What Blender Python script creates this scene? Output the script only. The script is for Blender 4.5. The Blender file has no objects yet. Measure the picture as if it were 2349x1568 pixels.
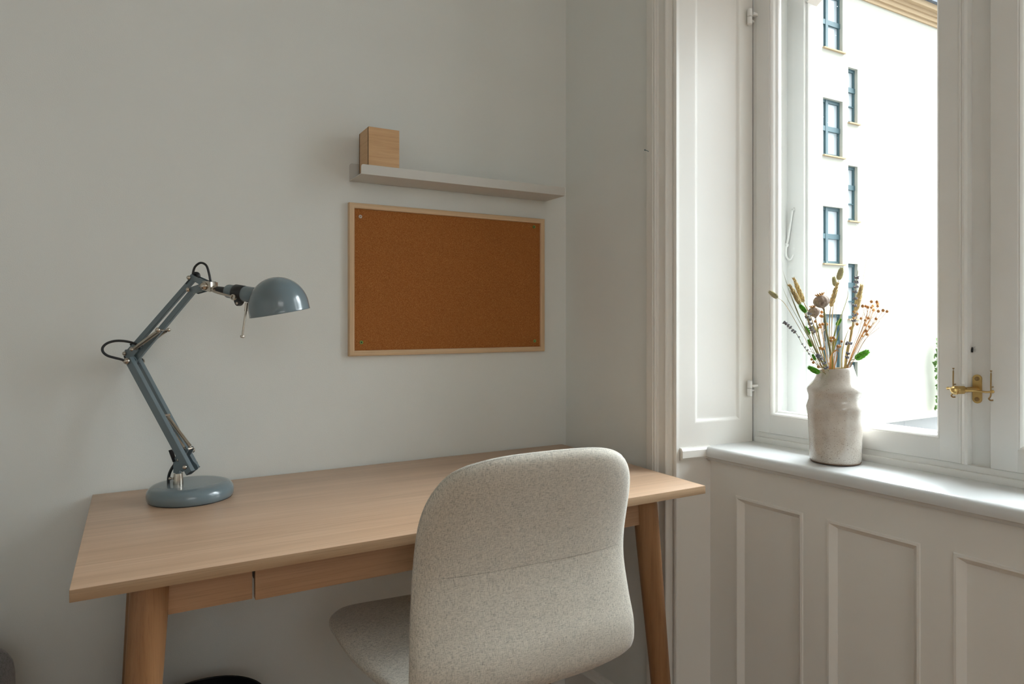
import bpy, bmesh, math, random
from mathutils import Vector, Matrix, noise as mnoise
PI = math.pi
scene = bpy.context.scene
R = math.radians

# ------------------------------------------------------------------ camera
PSI = R(29.2765)                       # the camera looks into the corner between desk wall and window wall
cam_d = bpy.data.cameras.new('camera')
cam = bpy.data.objects.new('camera', cam_d)
scene.collection.objects.link(cam)
cam.location = (-1.145, -1.7068, 1.115)
cam.rotation_euler = (R(90), 0, -PSI)
cam_d.sensor_width = 36.0
cam_d.lens = 1542.0 / 2349.0 * 36.0
cam_d.shift_y = -(784.0 - 734.0) / 2349.0
cam_d.clip_start = 0.02
cam_d.clip_end = 300
scene.camera = cam

# ------------------------------------------------------------------ colour management, sky, sun
vs = scene.view_settings
vs.view_transform = 'Standard'
vs.look = 'None'
vs.gamma = 1.0
vs.use_curve_mapping = False
vs.exposure = 0.55
scene.cycles.max_bounces = 14
scene.cycles.diffuse_bounces = 8
scene.cycles.glossy_bounces = 6
scene.cycles.transmission_bounces = 8
scene.cycles.transparent_max_bounces = 16
scene.cycles.sample_clamp_indirect = 6.0
scene.cycles.blur_glossy = 0.5

world = bpy.data.worlds.new('overcast_sky')
scene.world = world
world.use_nodes = True
wn = world.node_tree
bg = wn.nodes['Background']
# hazy overcast, brightest around the veiled sun high to the right of the window
wtc = wn.nodes.new('ShaderNodeTexCoord')
total = None
for direction, strength in (((0.50, 0.42, 0.76), 24.0), ((0.82, -0.17, 0.55), 2.6)):
    wdot = wn.nodes.new('ShaderNodeVectorMath')
    wdot.operation = 'DOT_PRODUCT'
    wdot.inputs[1].default_value = Vector(direction).normalized()
    wn.links.new(wtc.outputs['Generated'], wdot.inputs[0])
    wmr = wn.nodes.new('ShaderNodeMapRange')
    wmr.interpolation_type = 'SMOOTHSTEP'
    wmr.inputs['From Min'].default_value = 0.30
    wmr.inputs['From Max'].default_value = 1.0
    wmr.inputs['To Min'].default_value = 0.0
    wmr.inputs['To Max'].default_value = strength
    wn.links.new(wdot.outputs['Value'], wmr.inputs['Value'])
    add = wn.nodes.new('ShaderNodeMath')
    add.operation = 'ADD'
    add.inputs[1].default_value = 0.9
    wn.links.new(wmr.outputs['Result'], add.inputs[0])
    if total is not None:
        wn.links.new(total.outputs[0], add.inputs[1])
    total = add
wn.links.new(total.outputs[0], bg.inputs['Strength'])
bg.inputs['Color'].default_value = (0.89, 0.955, 1.0, 1)

# the window wall is turned 4.3 degrees from square: local X runs along it, local Y points outdoors
WROT = math.atan2(-0.99715, 0.07538)
for s0, zc in ((1.02, 1.70), (3.35, 1.70)):
    pd = bpy.data.lights.new('window_daylight', 'AREA')
    pd.shape = 'RECTANGLE'
    pd.size = 1.5
    pd.size_y = 2.1
    pd.energy = 10
    pd.cycles.is_portal = True
    po = bpy.data.objects.new('window_daylight', pd)
    scene.collection.objects.link(po)
    m = Matrix.Rotation(WROT, 4, 'Z') @ Matrix.Translation((s0, 0.56, zc)) @ Matrix.Rotation(R(-90), 4, 'X')
    po.matrix_world = m

# added fill lamp, set in an invented opening in the wall behind the viewer
fd = bpy.data.lights.new('added_fill_light', 'AREA')
fd.shape = 'RECTANGLE'
fd.size, fd.size_y = 1.5, 1.2
fd.energy = 6.5
fd.color = (1.0, 0.96, 0.90)
fo = bpy.data.objects.new('added_fill_light', fd)
scene.collection.objects.link(fo)
fo.location = (-1.2, -4.74, 2.1)
fo.rotation_euler = (R(90), 0, 0)

# ------------------------------------------------------------------ materials
def nodes(name):
    m = bpy.data.materials.new(name)
    m.use_nodes = True
    nt = m.node_tree
    return m, nt, nt.nodes['Principled BSDF']

def coords(nt, scale, rot=(0, 0, 0), kind='Object'):
    tc = nt.nodes.new('ShaderNodeTexCoord')
    mp = nt.nodes.new('ShaderNodeMapping')
    mp.inputs['Scale'].default_value = scale
    mp.inputs['Rotation'].default_value = rot
    nt.links.new(tc.outputs[kind], mp.inputs['Vector'])
    return mp.outputs['Vector']

def noise(nt, vec, scale, detail=3, rough=0.5, dist=0.0):
    n = nt.nodes.new('ShaderNodeTexNoise')
    n.inputs['Scale'].default_value = scale
    n.inputs['Detail'].default_value = detail
    n.inputs['Roughness'].default_value = rough
    n.inputs['Distortion'].default_value = dist
    nt.links.new(vec, n.inputs['Vector'])
    return n.outputs['Fac']

def ramp(nt, fac, stops):
    r = nt.nodes.new('ShaderNodeValToRGB')
    e = r.color_ramp.elements
    while len(e) > 1:
        e.remove(e[-1])
    e[0].position = stops[0][0]
    e[0].color = (*stops[0][1], 1)
    for p, c in stops[1:]:
        x = e.new(p)
        x.color = (*c, 1)
    nt.links.new(fac, r.inputs['Fac'])
    return r.outputs['Color']

def mixc(nt, fac, a, b, mode='MIX'):
    n = nt.nodes.new('ShaderNodeMix')
    n.data_type = 'RGBA'
    n.blend_type = mode
    for sock, v in ((n.inputs[0], fac), (n.inputs[6], a), (n.inputs[7], b)):
        if isinstance(v, (int, float)):
            sock.default_value = v
        elif isinstance(v, tuple):
            sock.default_value = (*v, 1)
        else:
            nt.links.new(v, sock)
    return n.outputs[2]

def bump(nt, bs, h, strength, dist=0.001):
    b = nt.nodes.new('ShaderNodeBump')
    b.inputs['Strength'].default_value = strength
    b.inputs['Distance'].default_value = dist
    nt.links.new(h, b.inputs['Height'])
    nt.links.new(b.outputs['Normal'], bs.inputs['Normal'])

def plain(name, col, rough=0.5, metal=0.0, var=0.0, vscale=8, bmp=0.0, bscale=200, spec=0.5, coat=0.0):
    m, nt, b = nodes(name)
    b.inputs['Roughness'].default_value = rough
    b.inputs['Metallic'].default_value = metal
    b.inputs['Specular IOR Level'].default_value = spec
    b.inputs['Coat Weight'].default_value = coat
    v = coords(nt, (1, 1, 1))
    f = noise(nt, v, vscale, 3)
    lo = tuple(c * (1 - var) for c in col)
    hi = tuple(min(1, c * (1 + var)) for c in col)
    nt.links.new(ramp(nt, f, [(0.3, lo), (0.7, hi)]), b.inputs['Base Color'])
    if bmp:
        bump(nt, b, noise(nt, v, bscale, 2), bmp)
    return m

def wood(name, dark, mid, light, axis='x', rough=0.42, fine=1.0, bmp=0.05):
    m, nt, b = nodes(name)
    st = {'x': (1.0, 26, 26), 'y': (26, 1.0, 26), 'z': (26, 26, 1.0)}[axis]
    v = coords(nt, st)
    broad = noise(nt, v, 1.0 * fine, 4, 0.55, 0.6)
    st2 = tuple(s * (4.5 if s > 1 else 2.2) for s in st)
    v2 = coords(nt, st2)
    finef = noise(nt, v2, 2.2 * fine, 5, 0.7, 0.1)
    c1 = ramp(nt, broad, [(0.3, dark), (0.5, mid), (0.72, light)])
    c2 = ramp(nt, finef, [(0.32, tuple(c * 0.72 for c in dark)), (0.48, mid), (0.75, light)])
    col = mixc(nt, 0.42, c1, c2)
    nt.links.new(col, b.inputs['Base Color'])
    b.inputs['Roughness'].default_value = rough
    b.inputs['Specular IOR Level'].default_value = 0.4
    bump(nt, b, finef, bmp, 0.0006)
    return m

def fabric(name, dark, light, scale=900, ds=0.02):
    m, nt, b = nodes(name)
    va = coords(nt, (1.0, 0.15, 0.10))
    vb = coords(nt, (0.10, 0.5, 1.0))
    a = noise(nt, va, scale, 2, 0.6)
    c = noise(nt, vb, scale * 0.9, 2, 0.6)
    mul = nt.nodes.new('ShaderNodeMath')
    mul.operation = 'ADD'
    nt.links.new(a, mul.inputs[0])
    nt.links.new(c, mul.inputs[1])
    mm = nt.nodes.new('ShaderNodeMath')
    mm.operation = 'MULTIPLY'
    mm.inputs[1].default_value = 0.5
    nt.links.new(mul.outputs[0], mm.inputs[0])
    mid = tuple((p + q) / 2 for p, q in zip(dark, light))
    col = ramp(nt, mm.outputs[0], [(0.36, dark), (0.45, mid), (0.57, light)])
    big = noise(nt, coords(nt, (1, 1, 1)), 14, 3)
    col = mixc(nt, big, mixc(nt, 0.12, col, (0.30, 0.31, 0.33)), col)
    nt.links.new(col, b.inputs['Base Color'])
    b.inputs['Roughness'].default_value = 0.95
    b.inputs['Specular IOR Level'].default_value = 0.15
    b.inputs['Sheen Weight'].default_value = 0.35
    b.inputs['Sheen Roughness'].default_value = 0.45
    bump(nt, b, mm.outputs[0], 0.5, 0.0012)
    return m

def cork():
    m, nt, b = nodes('cork')
    v = coords(nt, (1, 1, 1))
    vo = nt.nodes.new('ShaderNodeTexVoronoi')
    vo.inputs['Scale'].default_value = 800
    nt.links.new(v, vo.inputs['Vector'])
    sep = nt.nodes.new('ShaderNodeSeparateColor')
    nt.links.new(vo.outputs['Color'], sep.inputs['Color'])
    c1 = ramp(nt, sep.outputs[0], [(0.0, (0.235, 0.075, 0.017)), (0.35, (0.315, 0.112, 0.026)), (0.8, (0.355, 0.132, 0.033)), (0.97, (0.50, 0.24, 0.08))])
    n = noise(nt, v, 380, 4, 0.7)
    c2 = ramp(nt, n, [(0.3, (0.18, 0.057, 0.012)), (0.5, (0.32, 0.113, 0.028)), (0.75, (0.42, 0.175, 0.052))])
    nt.links.new(mixc(nt, 0.5, c1, c2), b.inputs['Base Color'])
    b.inputs['Roughness'].default_value = 0.9
    b.inputs['Specular IOR Level'].default_value = 0.2
    bump(nt, b, n, 0.35, 0.001)
    return m

def glaze():
    m, nt, b = nodes('speckled_glaze')
    v = coords(nt, (1, 1, 1))
    big = noise(nt, v, 22, 4, 0.6)
    base = ramp(nt, big, [(0.3, (0.50, 0.44, 0.38)), (0.55, (0.60, 0.55, 0.49)), (0.8, (0.68, 0.64, 0.58))])
    sp = noise(nt, v, 520, 2, 0.5)
    s1 = ramp(nt, sp, [(0.66, (0, 0, 0)), (0.70, (1, 1, 1))])
    c = mixc(nt, s1, base, (0.28, 0.20, 0.15))
    # pinholes gather in the lower third of the body
    tc = nt.nodes.new('ShaderNodeTexCoord')
    sx = nt.nodes.new('ShaderNodeSeparateXYZ')
    nt.links.new(tc.outputs['Object'], sx.inputs['Vector'])
    zr = nt.nodes.new('ShaderNodeMapRange')
    zr.inputs['From Min'].default_value = 0.02
    zr.inputs['From Max'].default_value = 0.10
    zr.inputs['To Min'].default_value = 1.0
    zr.inputs['To Max'].default_value = 0.0
    nt.links.new(sx.outputs['Z'], zr.inputs['Value'])
    pit = noise(nt, coords(nt, (1, 1, 1.5)), 380, 2, 0.5, 0.4)
    pr = ramp(nt, pit, [(0.63, (0, 0, 0)), (0.67, (1, 1, 1))])
    pm = nt.nodes.new('ShaderNodeMath')
    pm.operation = 'MULTIPLY'
    nt.links.new(pr, pm.inputs[0])
    nt.links.new(zr.outputs[0], pm.inputs[1])
    c = mixc(nt, pm.outputs[0], c, (0.26, 0.20, 0.165))
    nt.links.new(c, b.inputs['Base Color'])
    b.inputs['Roughness'].default_value = 0.16
    b.inputs['Coat Weight'].default_value = 0.7
    b.inputs['Coat Roughness'].default_value = 0.06
    bump(nt, b, big, 0.25, 0.004)
    return m

def glass():
    m, nt, b = nodes('window_glass')
    nt.nodes.remove(b)
    out = nt.nodes['Material Output']
    tr = nt.nodes.new('ShaderNodeBsdfTransparent')
    tr.inputs['Color'].default_value = (0.97, 0.985, 0.98, 1)
    gl = nt.nodes.new('ShaderNodeBsdfGlossy')
    gl.inputs['Roughness'].default_value = 0.0
    fr = nt.nodes.new('ShaderNodeFresnel')
    # the same reflectance on the way in and out of the thin pane
    ge = nt.nodes.new('ShaderNodeNewGeometry')
    ir = nt.nodes.new('ShaderNodeMapRange')
    ir.inputs['To Min'].default_value = 1.5
    ir.inputs['To Max'].default_value = 1.0 / 1.5
    nt.links.new(ge.outputs['Backfacing'], ir.inputs['Value'])
    nt.links.new(ir.outputs['Result'], fr.inputs['IOR'])
    mx = nt.nodes.new('ShaderNodeMixShader')
    nt.links.new(fr.outputs[0], mx.inputs[0])
    nt.links.new(tr.outputs[0], mx.inputs[1])
    nt.links.new(gl.outputs[0], mx.inputs[2])
    # a few specks of dust dried on the pane
    v = coords(nt, (1, 1, 1))
    d = noise(nt, v, 260, 1, 0.5)
    dr = ramp(nt, d, [(0.785, (0, 0, 0)), (0.82, (0.5, 0.5, 0.5))])
    df = nt.nodes.new('ShaderNodeBsdfTranslucent')
    mx2 = nt.nodes.new('ShaderNodeMixShader')
    nt.links.new(dr, mx2.inputs[0])
    nt.links.new(mx.outputs[0], mx2.inputs[1])
    nt.links.new(df.outputs[0], mx2.inputs[2])
    nt.links.new(mx2.outputs[0], out.inputs['Surface'])
    return m

M = {}
M['wall'] = plain('wall_paint', (0.695, 0.71, 0.685), 0.75, var=0.012, vscale=3, bmp=0.22, bscale=400, spec=0.25)
M['white'] = plain('white_gloss_paint', (0.80, 0.785, 0.745), 0.33, var=0.015, vscale=5, bmp=0.06, bscale=60, spec=0.45)
M['sash'] = plain('window_white_paint', (0.83, 0.83, 0.81), 0.3, var=0.015, vscale=9, bmp=0.06, bscale=70, spec=0.5)
M['outer'] = plain('darkened_white_paint', (0.50, 0.50, 0.48), 0.5, var=0.04, vscale=6, bmp=0.1, bscale=50)  # white paint darkened in colour so outdoor light does not wash it out
M['sill'] = plain('sill_gloss_paint', (0.69, 0.71, 0.715), 0.24, var=0.01, vscale=5, bmp=0.05, bscale=50, spec=0.6, coat=0.3)
M['ceil'] = plain('ceiling_paint', (0.84, 0.84, 0.82), 0.9, spec=0.2)
M['floor'] = wood('oak_floor', (0.22, 0.10, 0.035), (0.36, 0.175, 0.065), (0.44, 0.23, 0.10), 'x', 0.35)
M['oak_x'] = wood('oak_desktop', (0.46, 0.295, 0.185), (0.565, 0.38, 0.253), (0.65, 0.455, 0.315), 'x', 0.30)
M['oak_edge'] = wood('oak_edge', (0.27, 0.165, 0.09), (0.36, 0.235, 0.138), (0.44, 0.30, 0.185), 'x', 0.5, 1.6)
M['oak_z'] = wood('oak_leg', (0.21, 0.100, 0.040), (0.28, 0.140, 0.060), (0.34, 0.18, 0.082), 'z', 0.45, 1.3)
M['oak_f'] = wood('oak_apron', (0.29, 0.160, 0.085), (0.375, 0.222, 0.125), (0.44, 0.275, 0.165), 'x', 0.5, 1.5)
M['pine_x'] = wood('pine_rail', (0.50, 0.33, 0.185), (0.60, 0.42, 0.255), (0.66, 0.48, 0.31), 'x', 0.5, 1.2, 0.02)
M['pine_z'] = wood('pine_stile', (0.50, 0.33, 0.185), (0.60, 0.42, 0.255), (0.66, 0.48, 0.31), 'z', 0.5, 1.2, 0.02)
M['bamboo_x'] = wood('bamboo', (0.42, 0.235, 0.105), (0.56, 0.345, 0.175), (0.64, 0.415, 0.225), 'x', 0.45, 3.0, 0.03)
M['bamboo_y'] = wood('bamboo_side', (0.42, 0.235, 0.105), (0.56, 0.345, 0.175), (0.64, 0.415, 0.225), 'y', 0.45, 3.0, 0.03)
M['cork'] = cork()
M['steel'] = plain('powder_coated_steel', (0.56, 0.55, 0.515), 0.65, bmp=0.05, bscale=900)
M['lamp'] = plain('blue_grey_enamel', (0.130, 0.172, 0.192), 0.22, spec=0.6, coat=0.3)
M['chrome'] = plain('nickel', (0.50, 0.45, 0.39), 0.27, 1.0)
M['spring'] = plain('spring_steel', (0.48, 0.43, 0.36), 0.30, 1.0)
M['black'] = plain('black_plastic', (0.010, 0.011, 0.013), 0.35)
M['fabric'] = fabric('beige_melange_fabric', (0.26, 0.245, 0.215), (0.62, 0.575, 0.49), 1500)
M['piping'] = fabric('piping_fabric', (0.24, 0.23, 0.205), (0.54, 0.50, 0.43), 1500)
M['sofa'] = fabric('dark_grey_fabric', (0.055, 0.05, 0.052), (0.16, 0.145, 0.15), 500)
M['bin'] = plain('black_metal', (0.006, 0.006, 0.007), 0.5, spec=0.3)
M['glaze'] = glaze()
M['clay'] = plain('bare_clay', (0.20, 0.12, 0.08), 0.8)
M['brass'] = plain('brass', (0.62, 0.43, 0.17), 0.32, 1.0, var=0.12, vscale=60)
M['oldbrass'] = plain('tarnished_brass', (0.36, 0.24, 0.11), 0.45, 1.0)
M['glass'] = glass()
M['plaster'] = plain('facade_plaster', (0.56, 0.545, 0.475), 0.9, var=0.02, vscale=1.0, spec=0.1)
M['cornice'] = plain('cornice_plaster', (0.52, 0.38, 0.24), 0.9, spec=0.1)
M['teal'] = plain('teal_window_paint', (0.048, 0.110, 0.130), 0.5)
M['pane'] = plain('far_pane', (0.52, 0.57, 0.60), 0.12, var=0.12, vscale=1.2, spec=0.5)
M['roof'] = plain('slate_roof', (0.13, 0.155, 0.19), 0.7, var=0.35, vscale=12)
M['flatroof'] = plain('flat_roof', (0.065, 0.065, 0.065), 0.9, var=0.12, vscale=1.2)
M['ivy'] = plain('ivy', (0.10, 0.20, 0.03), 0.7, var=0.3, vscale=30)
M['olive'] = plain('dried_olive_leaf', (0.26, 0.24, 0.10), 0.7, var=0.2, vscale=40)
M['leaf'] = plain('dried_green_leaf', (0.33, 0.34, 0.10), 0.65, var=0.25, vscale=50)
M['yellow'] = plain('dried_yellow_leaf', (0.52, 0.38, 0.11), 0.7, var=0.25, vscale=50)
M['rust'] = plain('dried_rust_leaf', (0.60, 0.29, 0.08), 0.7, var=0.25, vscale=60)
M['straw'] = plain('straw', (0.55, 0.40, 0.18), 0.7, var=0.2, vscale=60)
M['twig'] = plain('orange_twig', (0.52, 0.29, 0.12), 0.7, var=0.2, vscale=60)
M['wheat'] = plain('wheat', (0.58, 0.45, 0.22), 0.75, var=0.25, vscale=180)
M['canary'] = plain('canary_grass', (0.55, 0.52, 0.33), 0.8, var=0.25, vscale=250)
M['green'] = plain('dyed_green_grass', (0.14, 0.42, 0.035), 0.7, var=0.45, vscale=250)
M['poppy'] = plain('poppy_pod', (0.36, 0.28, 0.23), 0.75, var=0.35, vscale=120, bmp=0.4, bscale=400)
M['crown'] = plain('poppy_crown', (0.60, 0.34, 0.13), 0.75, var=0.2, vscale=100)
M['lav'] = plain('lavender_bud', (0.26, 0.25, 0.28), 0.85, var=0.35, vscale=300)
M['pod'] = plain('flax_pod', (0.50, 0.24, 0.08), 0.7, var=0.25, vscale=150)

# ------------------------------------------------------------------ object helpers
def link(o, parent=None):
    scene.collection.objects.link(o)
    if parent is not None:
        o.parent = parent
    return o

def empty(name, loc=(0, 0, 0), rz=0.0, label=None, cat=None, group=None, kind=None):
    o = bpy.data.objects.new(name, None)
    o.location = loc
    o.rotation_euler = (0, 0, rz)
    o.empty_display_size = 0.05
    link(o)
    return tag(o, label, cat, group, kind)

def tag(o, label=None, cat=None, group=None, kind=None):
    if label: o['label'] = label
    if cat: o['category'] = cat
    if group: o['group'] = group
    if kind: o['kind'] = kind
    return o

def obj(name, bm, mat, parent=None, smooth=35, loc=None, rz=None):
    bmesh.ops.recalc_face_normals(bm, faces=bm.faces[:])
    me = bpy.data.meshes.new(name)
    bm.to_mesh(me)
    bm.free()
    if isinstance(mat, (list, tuple)):
        for x in mat:
            me.materials.append(x)
    else:
        me.materials.append(mat)
    if smooth:
        me.polygons.foreach_set('use_smooth', [True] * len(me.polygons))
        me.set_sharp_from_angle(angle=R(smooth))
    o = bpy.data.objects.new(name, me)
    if loc: o.location = loc
    if rz is not None: o.rotation_euler = (0, 0, rz)
    return link(o, parent)

def B():
    return bmesh.new()

def merge(bm, tmp, mi=0):
    vm = {}
    for v in tmp.verts:
        vm[v] = bm.verts.new(v.co)
    for f in tmp.faces:
        nf = bm.faces.new([vm[v] for v in f.verts])
        nf.material_index = mi
    tmp.free()

def box(bm, x0, x1, y0, y1, z0, z1, bev=0.0, seg=2, mi=0):
    t = bmesh.new()
    bmesh.ops.create_cube(t, size=1)
    for v in t.verts:
        v.co = ((x0 + x1) / 2 + v.co.x * (x1 - x0), (y0 + y1) / 2 + v.co.y * (y1 - y0), (z0 + z1) / 2 + v.co.z * (z1 - z0))
    if bev:
        bmesh.ops.bevel(t, geom=t.edges[:], offset=bev, segments=seg, affect='EDGES', profile=0.5)
    merge(bm, t, mi)
    return bm

def frame_of(d, up=Vector((0, 0, 1))):
    d = d.normalized()
    if abs(d.dot(up)) > 0.97:
        up = Vector((1, 0, 0))
    a = d.cross(up).normalized()
    return a, a.cross(d).normalized()

def cyl(bm, p0, p1, r0, r1=None, seg=20, caps=True):
    r1 = r0 if r1 is None else r1
    p0, p1 = Vector(p0), Vector(p1)
    a, b = frame_of(p1 - p0)
    r = []
    for p, rr in ((p0, r0), (p1, r1)):
        r.append([bm.verts.new(p + (a * math.cos(2 * PI * i / seg) + b * math.sin(2 * PI * i / seg)) * rr) for i in range(seg)])
    for i in range(seg):
        bm.faces.new((r[0][i], r[0][(i + 1) % seg], r[1][(i + 1) % seg], r[1][i]))
    if caps:
        bm.faces.new(r[0][::-1])
        bm.faces.new(r[1])
    return bm

def revolve(bm, p0, axis, prof, seg=32, sx=1.0):
    """prof: (distance along axis, radius)"""
    p0, axis = Vector(p0), Vector(axis).normalized()
    a, b = frame_of(axis)
    rings = []
    for t, rr in prof:
        if rr < 1e-6:
            rings.append([bm.verts.new(p0 + axis * t)])
        else:
            rings.append([bm.verts.new(p0 + axis * t + (a * math.cos(2 * PI * i / seg) * sx + b * math.sin(2 * PI * i / seg)) * rr) for i in range(seg)])
    for q, w in zip(rings, rings[1:]):
        for i in range(seg):
            j = (i + 1) % seg
            if len(q) == 1 and len(w) == 1: continue
            if len(q) == 1: bm.faces.new((q[0], w[i], w[j]))
            elif len(w) == 1: bm.faces.new((q[i], q[j], w[0]))
            else: bm.faces.new((q[i], q[j], w[j], w[i]))
    return bm

def spline(pts, n=6):
    P = [Vector(p) for p in pts]
    if len(P) < 3:
        return P
    P = [P[0] * 2 - P[1]] + P + [P[-1] * 2 - P[-2]]
    out = []
    for i in range(1, len(P) - 2):
        for k in range(n):
            t = k / n
            out.append(0.5 * ((2 * P[i]) + (P[i + 1] - P[i - 1]) * t + (2 * P[i - 1] - 5 * P[i] + 4 * P[i + 1] - P[i + 2]) * t * t + (3 * P[i] - P[i - 1] - 3 * P[i + 1] + P[i + 2]) * t ** 3))
    out.append(P[-2])
    return out

def tube(bm, pts, r, seg=10, n=6, caps=True, flat=1.0):
    P = spline(pts, n)
    N = len(P)
    rr = (lambda t: r) if not callable(r) else r
    up = None
    rings = []
    for i, p in enumerate(P):
        d = (P[min(i + 1, N - 1)] - P[max(i - 1, 0)]).normalized()
        if up is None:
            a, b = frame_of(d)
        else:
            a = (up - d * up.dot(d)).normalized()
            b = d.cross(a).normalized()
        up = a
        q = rr(i / (N - 1))
        rings.append([bm.verts.new(p + a * math.cos(2 * PI * k / seg) * q + b * math.sin(2 * PI * k / seg) * q * flat) for k in range(seg)])
    for u, w in zip(rings, rings[1:]):
        for k in range(seg):
            bm.faces.new((u[k], u[(k + 1) % seg], w[(k + 1) % seg], w[k]))
    if caps:
        bm.faces.new(rings[0][::-1])
        bm.faces.new(rings[-1])
    return bm

def beam(bm, p0, p1, w, d, side, bev=0.0012):
    """rectangular bar from p0 to p1; d is its size along 'side', w across."""
    p0, p1 = Vector(p0), Vector(p1)
    ax = (p1 - p0)
    L = ax.length
    ax.normalize()
    s = Vector(side)
    s = (s - ax * s.dot(ax)).normalized()
    c = ax.cross(s)
    t = bmesh.new()
    bmesh.ops.create_cube(t, size=1)
    for v in t.verts:
        v.co = Vector((v.co.x * L, v.co.y * d, v.co.z * w))
    bmesh.ops.bevel(t, geom=t.edges[:], offset=bev, segments=2, affect='EDGES')
    mid = (p0 + p1) / 2
    for v in t.verts:
        v.co = mid + ax * v.co.x + s * v.co.y + c * v.co.z
    merge(bm, t)
    return bm

def extrude_poly(bm, poly, d, thick, origin=(0, 0, 0), ex=(1, 0, 0), ey=(0, 0, 1), rev=False):
    """flat plate: 2-D polygon in (ex, ey), extruded along d."""
    o, ex, ey, d = Vector(origin), Vector(ex), Vector(ey), Vector(d)
    a = [bm.verts.new(o + ex * x + ey * y) for x, y in poly]
    b = [bm.verts.new(o + ex * x + ey * y + d * thick) for x, y in poly]
    bm.faces.new(a)
    bm.faces.new(b[::-1])
    n = len(poly)
    for i in range(n):
        bm.faces.new((a[i], a[(i + 1) % n], b[(i + 1) % n], b[i]))
    return bm

def ball(bm, c, r, sc=(1, 1, 1), seg=14, rot=None):
    t = bmesh.new()
    bmesh.ops.create_uvsphere(t, u_segments=seg, v_segments=max(6, seg // 2), radius=1)
    c = Vector(c)
    for v in t.verts:
        p = Vector((v.co.x * sc[0] * r, v.co.y * sc[1] * r, v.co.z * sc[2] * r))
        if rot is not None: p = rot @ p
        v.co = c + p
    merge(bm, t)
    return bm

def spindle(bm, p, d, L, r, seg=5, fat=0.4):
    """a seed, bud or scale: pointed both ends."""
    p, d = Vector(p), Vector(d).normalized()
    return revolve(bm, p, d, [(0, 0.0), (L * 0.18, r * 0.75), (L * fat, r), (L * 0.75, r * 0.55), (L, 0.0)], seg)

def panel_wall(bm, x0, x1, z0, z1, holes, depth=0.010, y=0.0, prof=None, skin=None):
    """front face (towards -Y) in the x-z plane, with recessed moulded panels in one row. holes: (x0, x1, z0, z1)"""
    prof = prof or [(0.0, 0.0), (0.0015, -0.0025), (0.006, -0.003), (0.010, 0.001), (0.015, 0.008), (0.018, depth), (0.020, depth)]
    def quad(a, b, c, d):
        if b - a > 1e-6 and d - c > 1e-6:
            bm.faces.new([bm.verts.new((px, y, pz)) for px, pz in ((a, c), (b, c), (b, d), (a, d))])
    cur = x0
    for (a, b, c, d) in holes:
        quad(cur, a, z0, z1)
        quad(a, b, z0, c)
        quad(a, b, d, z1)
        rings = []
        for ins, dep in prof:
            rings.append([bm.verts.new((px, y + dep, pz)) for px, pz in ((a + ins, c + ins), (b - ins, c + ins), (b - ins, d - ins), (a + ins, d - ins))])
        for u, w in zip(rings, rings[1:]):
            for i in range(4):
                bm.faces.new((u[i], u[(i + 1) % 4], w[(i + 1) % 4], w[i]))
        bm.faces.new(rings[-1])
        cur = b
    quad(cur, x1, z0, z1)
    return bm

def sweep_frame(bm, x0, x1, z0, z1, prof, closed=True):
    """mitred rectangular frame; prof = (inset, y) pairs, from outer edge inwards, open or closed loop."""
    rings = [[bm.verts.new((px, yy, pz)) for px, pz in ((x0 + i, z0 + i), (x1 - i, z0 + i), (x1 - i, z1 - i), (x0 + i, z1 - i))] for i, yy in prof]
    pairs = list(zip(rings, rings[1:])) + ([(rings[-1], rings[0])] if closed else [])
    for u, w in pairs:
        for i in range(4):
            bm.faces.new((u[i], u[(i + 1) % 4], w[(i + 1) % 4], w[i]))
    return bm

def extrude_profile_z(bm, prof, z0, z1):
    a = [bm.verts.new((x, y, z0)) for x, y in prof]
    b = [bm.verts.new((x, y, z1)) for x, y in prof]
    n = len(prof)
    for i in range(n):
        bm.faces.new((a[i], a[(i + 1) % n], b[(i + 1) % n], b[i]))
    bm.faces.new(a)
    bm.faces.new(b[::-1])
    return bm

def extrude_profile_x(bm, prof, x0, x1):
    """prof in (y, z)"""
    a = [bm.verts.new((x0, y, z)) for y, z in prof]
    b = [bm.verts.new((x1, y, z)) for y, z in prof]
    n = len(prof)
    for i in range(n):
        bm.faces.new((a[i], a[(i + 1) % n], b[(i + 1) % n], b[i]))
    bm.faces.new(a)
    bm.faces.new(b[::-1])
    return bm

# ================================================================== THE ROOM
CEIL = 3.0
XL, YF = -3.3, -4.7                     # left wall and the wall behind the camera
def struct(name, bm, mat, label, cat, rz=None, parent=None, smooth=0, loc=None):
    o = obj(name, bm, mat, parent, smooth, loc, rz)
    return tag(o, label, cat, kind='structure')

bm = B(); box(bm, XL - 0.2, 0.25, 0.0, 0.25, -0.02, CEIL + 0.02)
struct('wall_back', bm, M['wall'], 'plain light grey plaster wall behind the desk', 'wall')
bm = B(); box(bm, XL - 0.2, XL, YF - 0.2, 0.0, -0.02, CEIL + 0.02)
struct('wall_left', bm, M['wall'], 'plain light grey wall at the far left of the room', 'wall')
bm = B()
for a_, b_, c_, d_ in ((XL - 0.2, -1.95, -0.02, CEIL + 0.02), (-0.45, 1.6, -0.02, CEIL + 0.02), (-1.95, -0.45, -0.02, 1.50), (-1.95, -0.45, 2.70, CEIL + 0.02)):  # leaves an invented opening for the added fill lamp
    box(bm, a_, b_, YF - 0.2, YF, c_, d_)
struct('wall_front', bm, M['wall'], 'plain light grey wall behind the viewer', 'wall')
bm = B(); box(bm, XL - 0.2, 1.6, YF - 0.2, 0.25, CEIL, CEIL + 0.2)
struct('ceiling', bm, M['ceil'], 'white ceiling of the room', 'ceiling')
bm = B(); box(bm, XL - 0.2, 1.6, YF - 0.2, 0.25, -0.12, 0.0)
struct('floor', bm, M['floor'], 'brown oak floor under the desk', 'floor')

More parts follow.
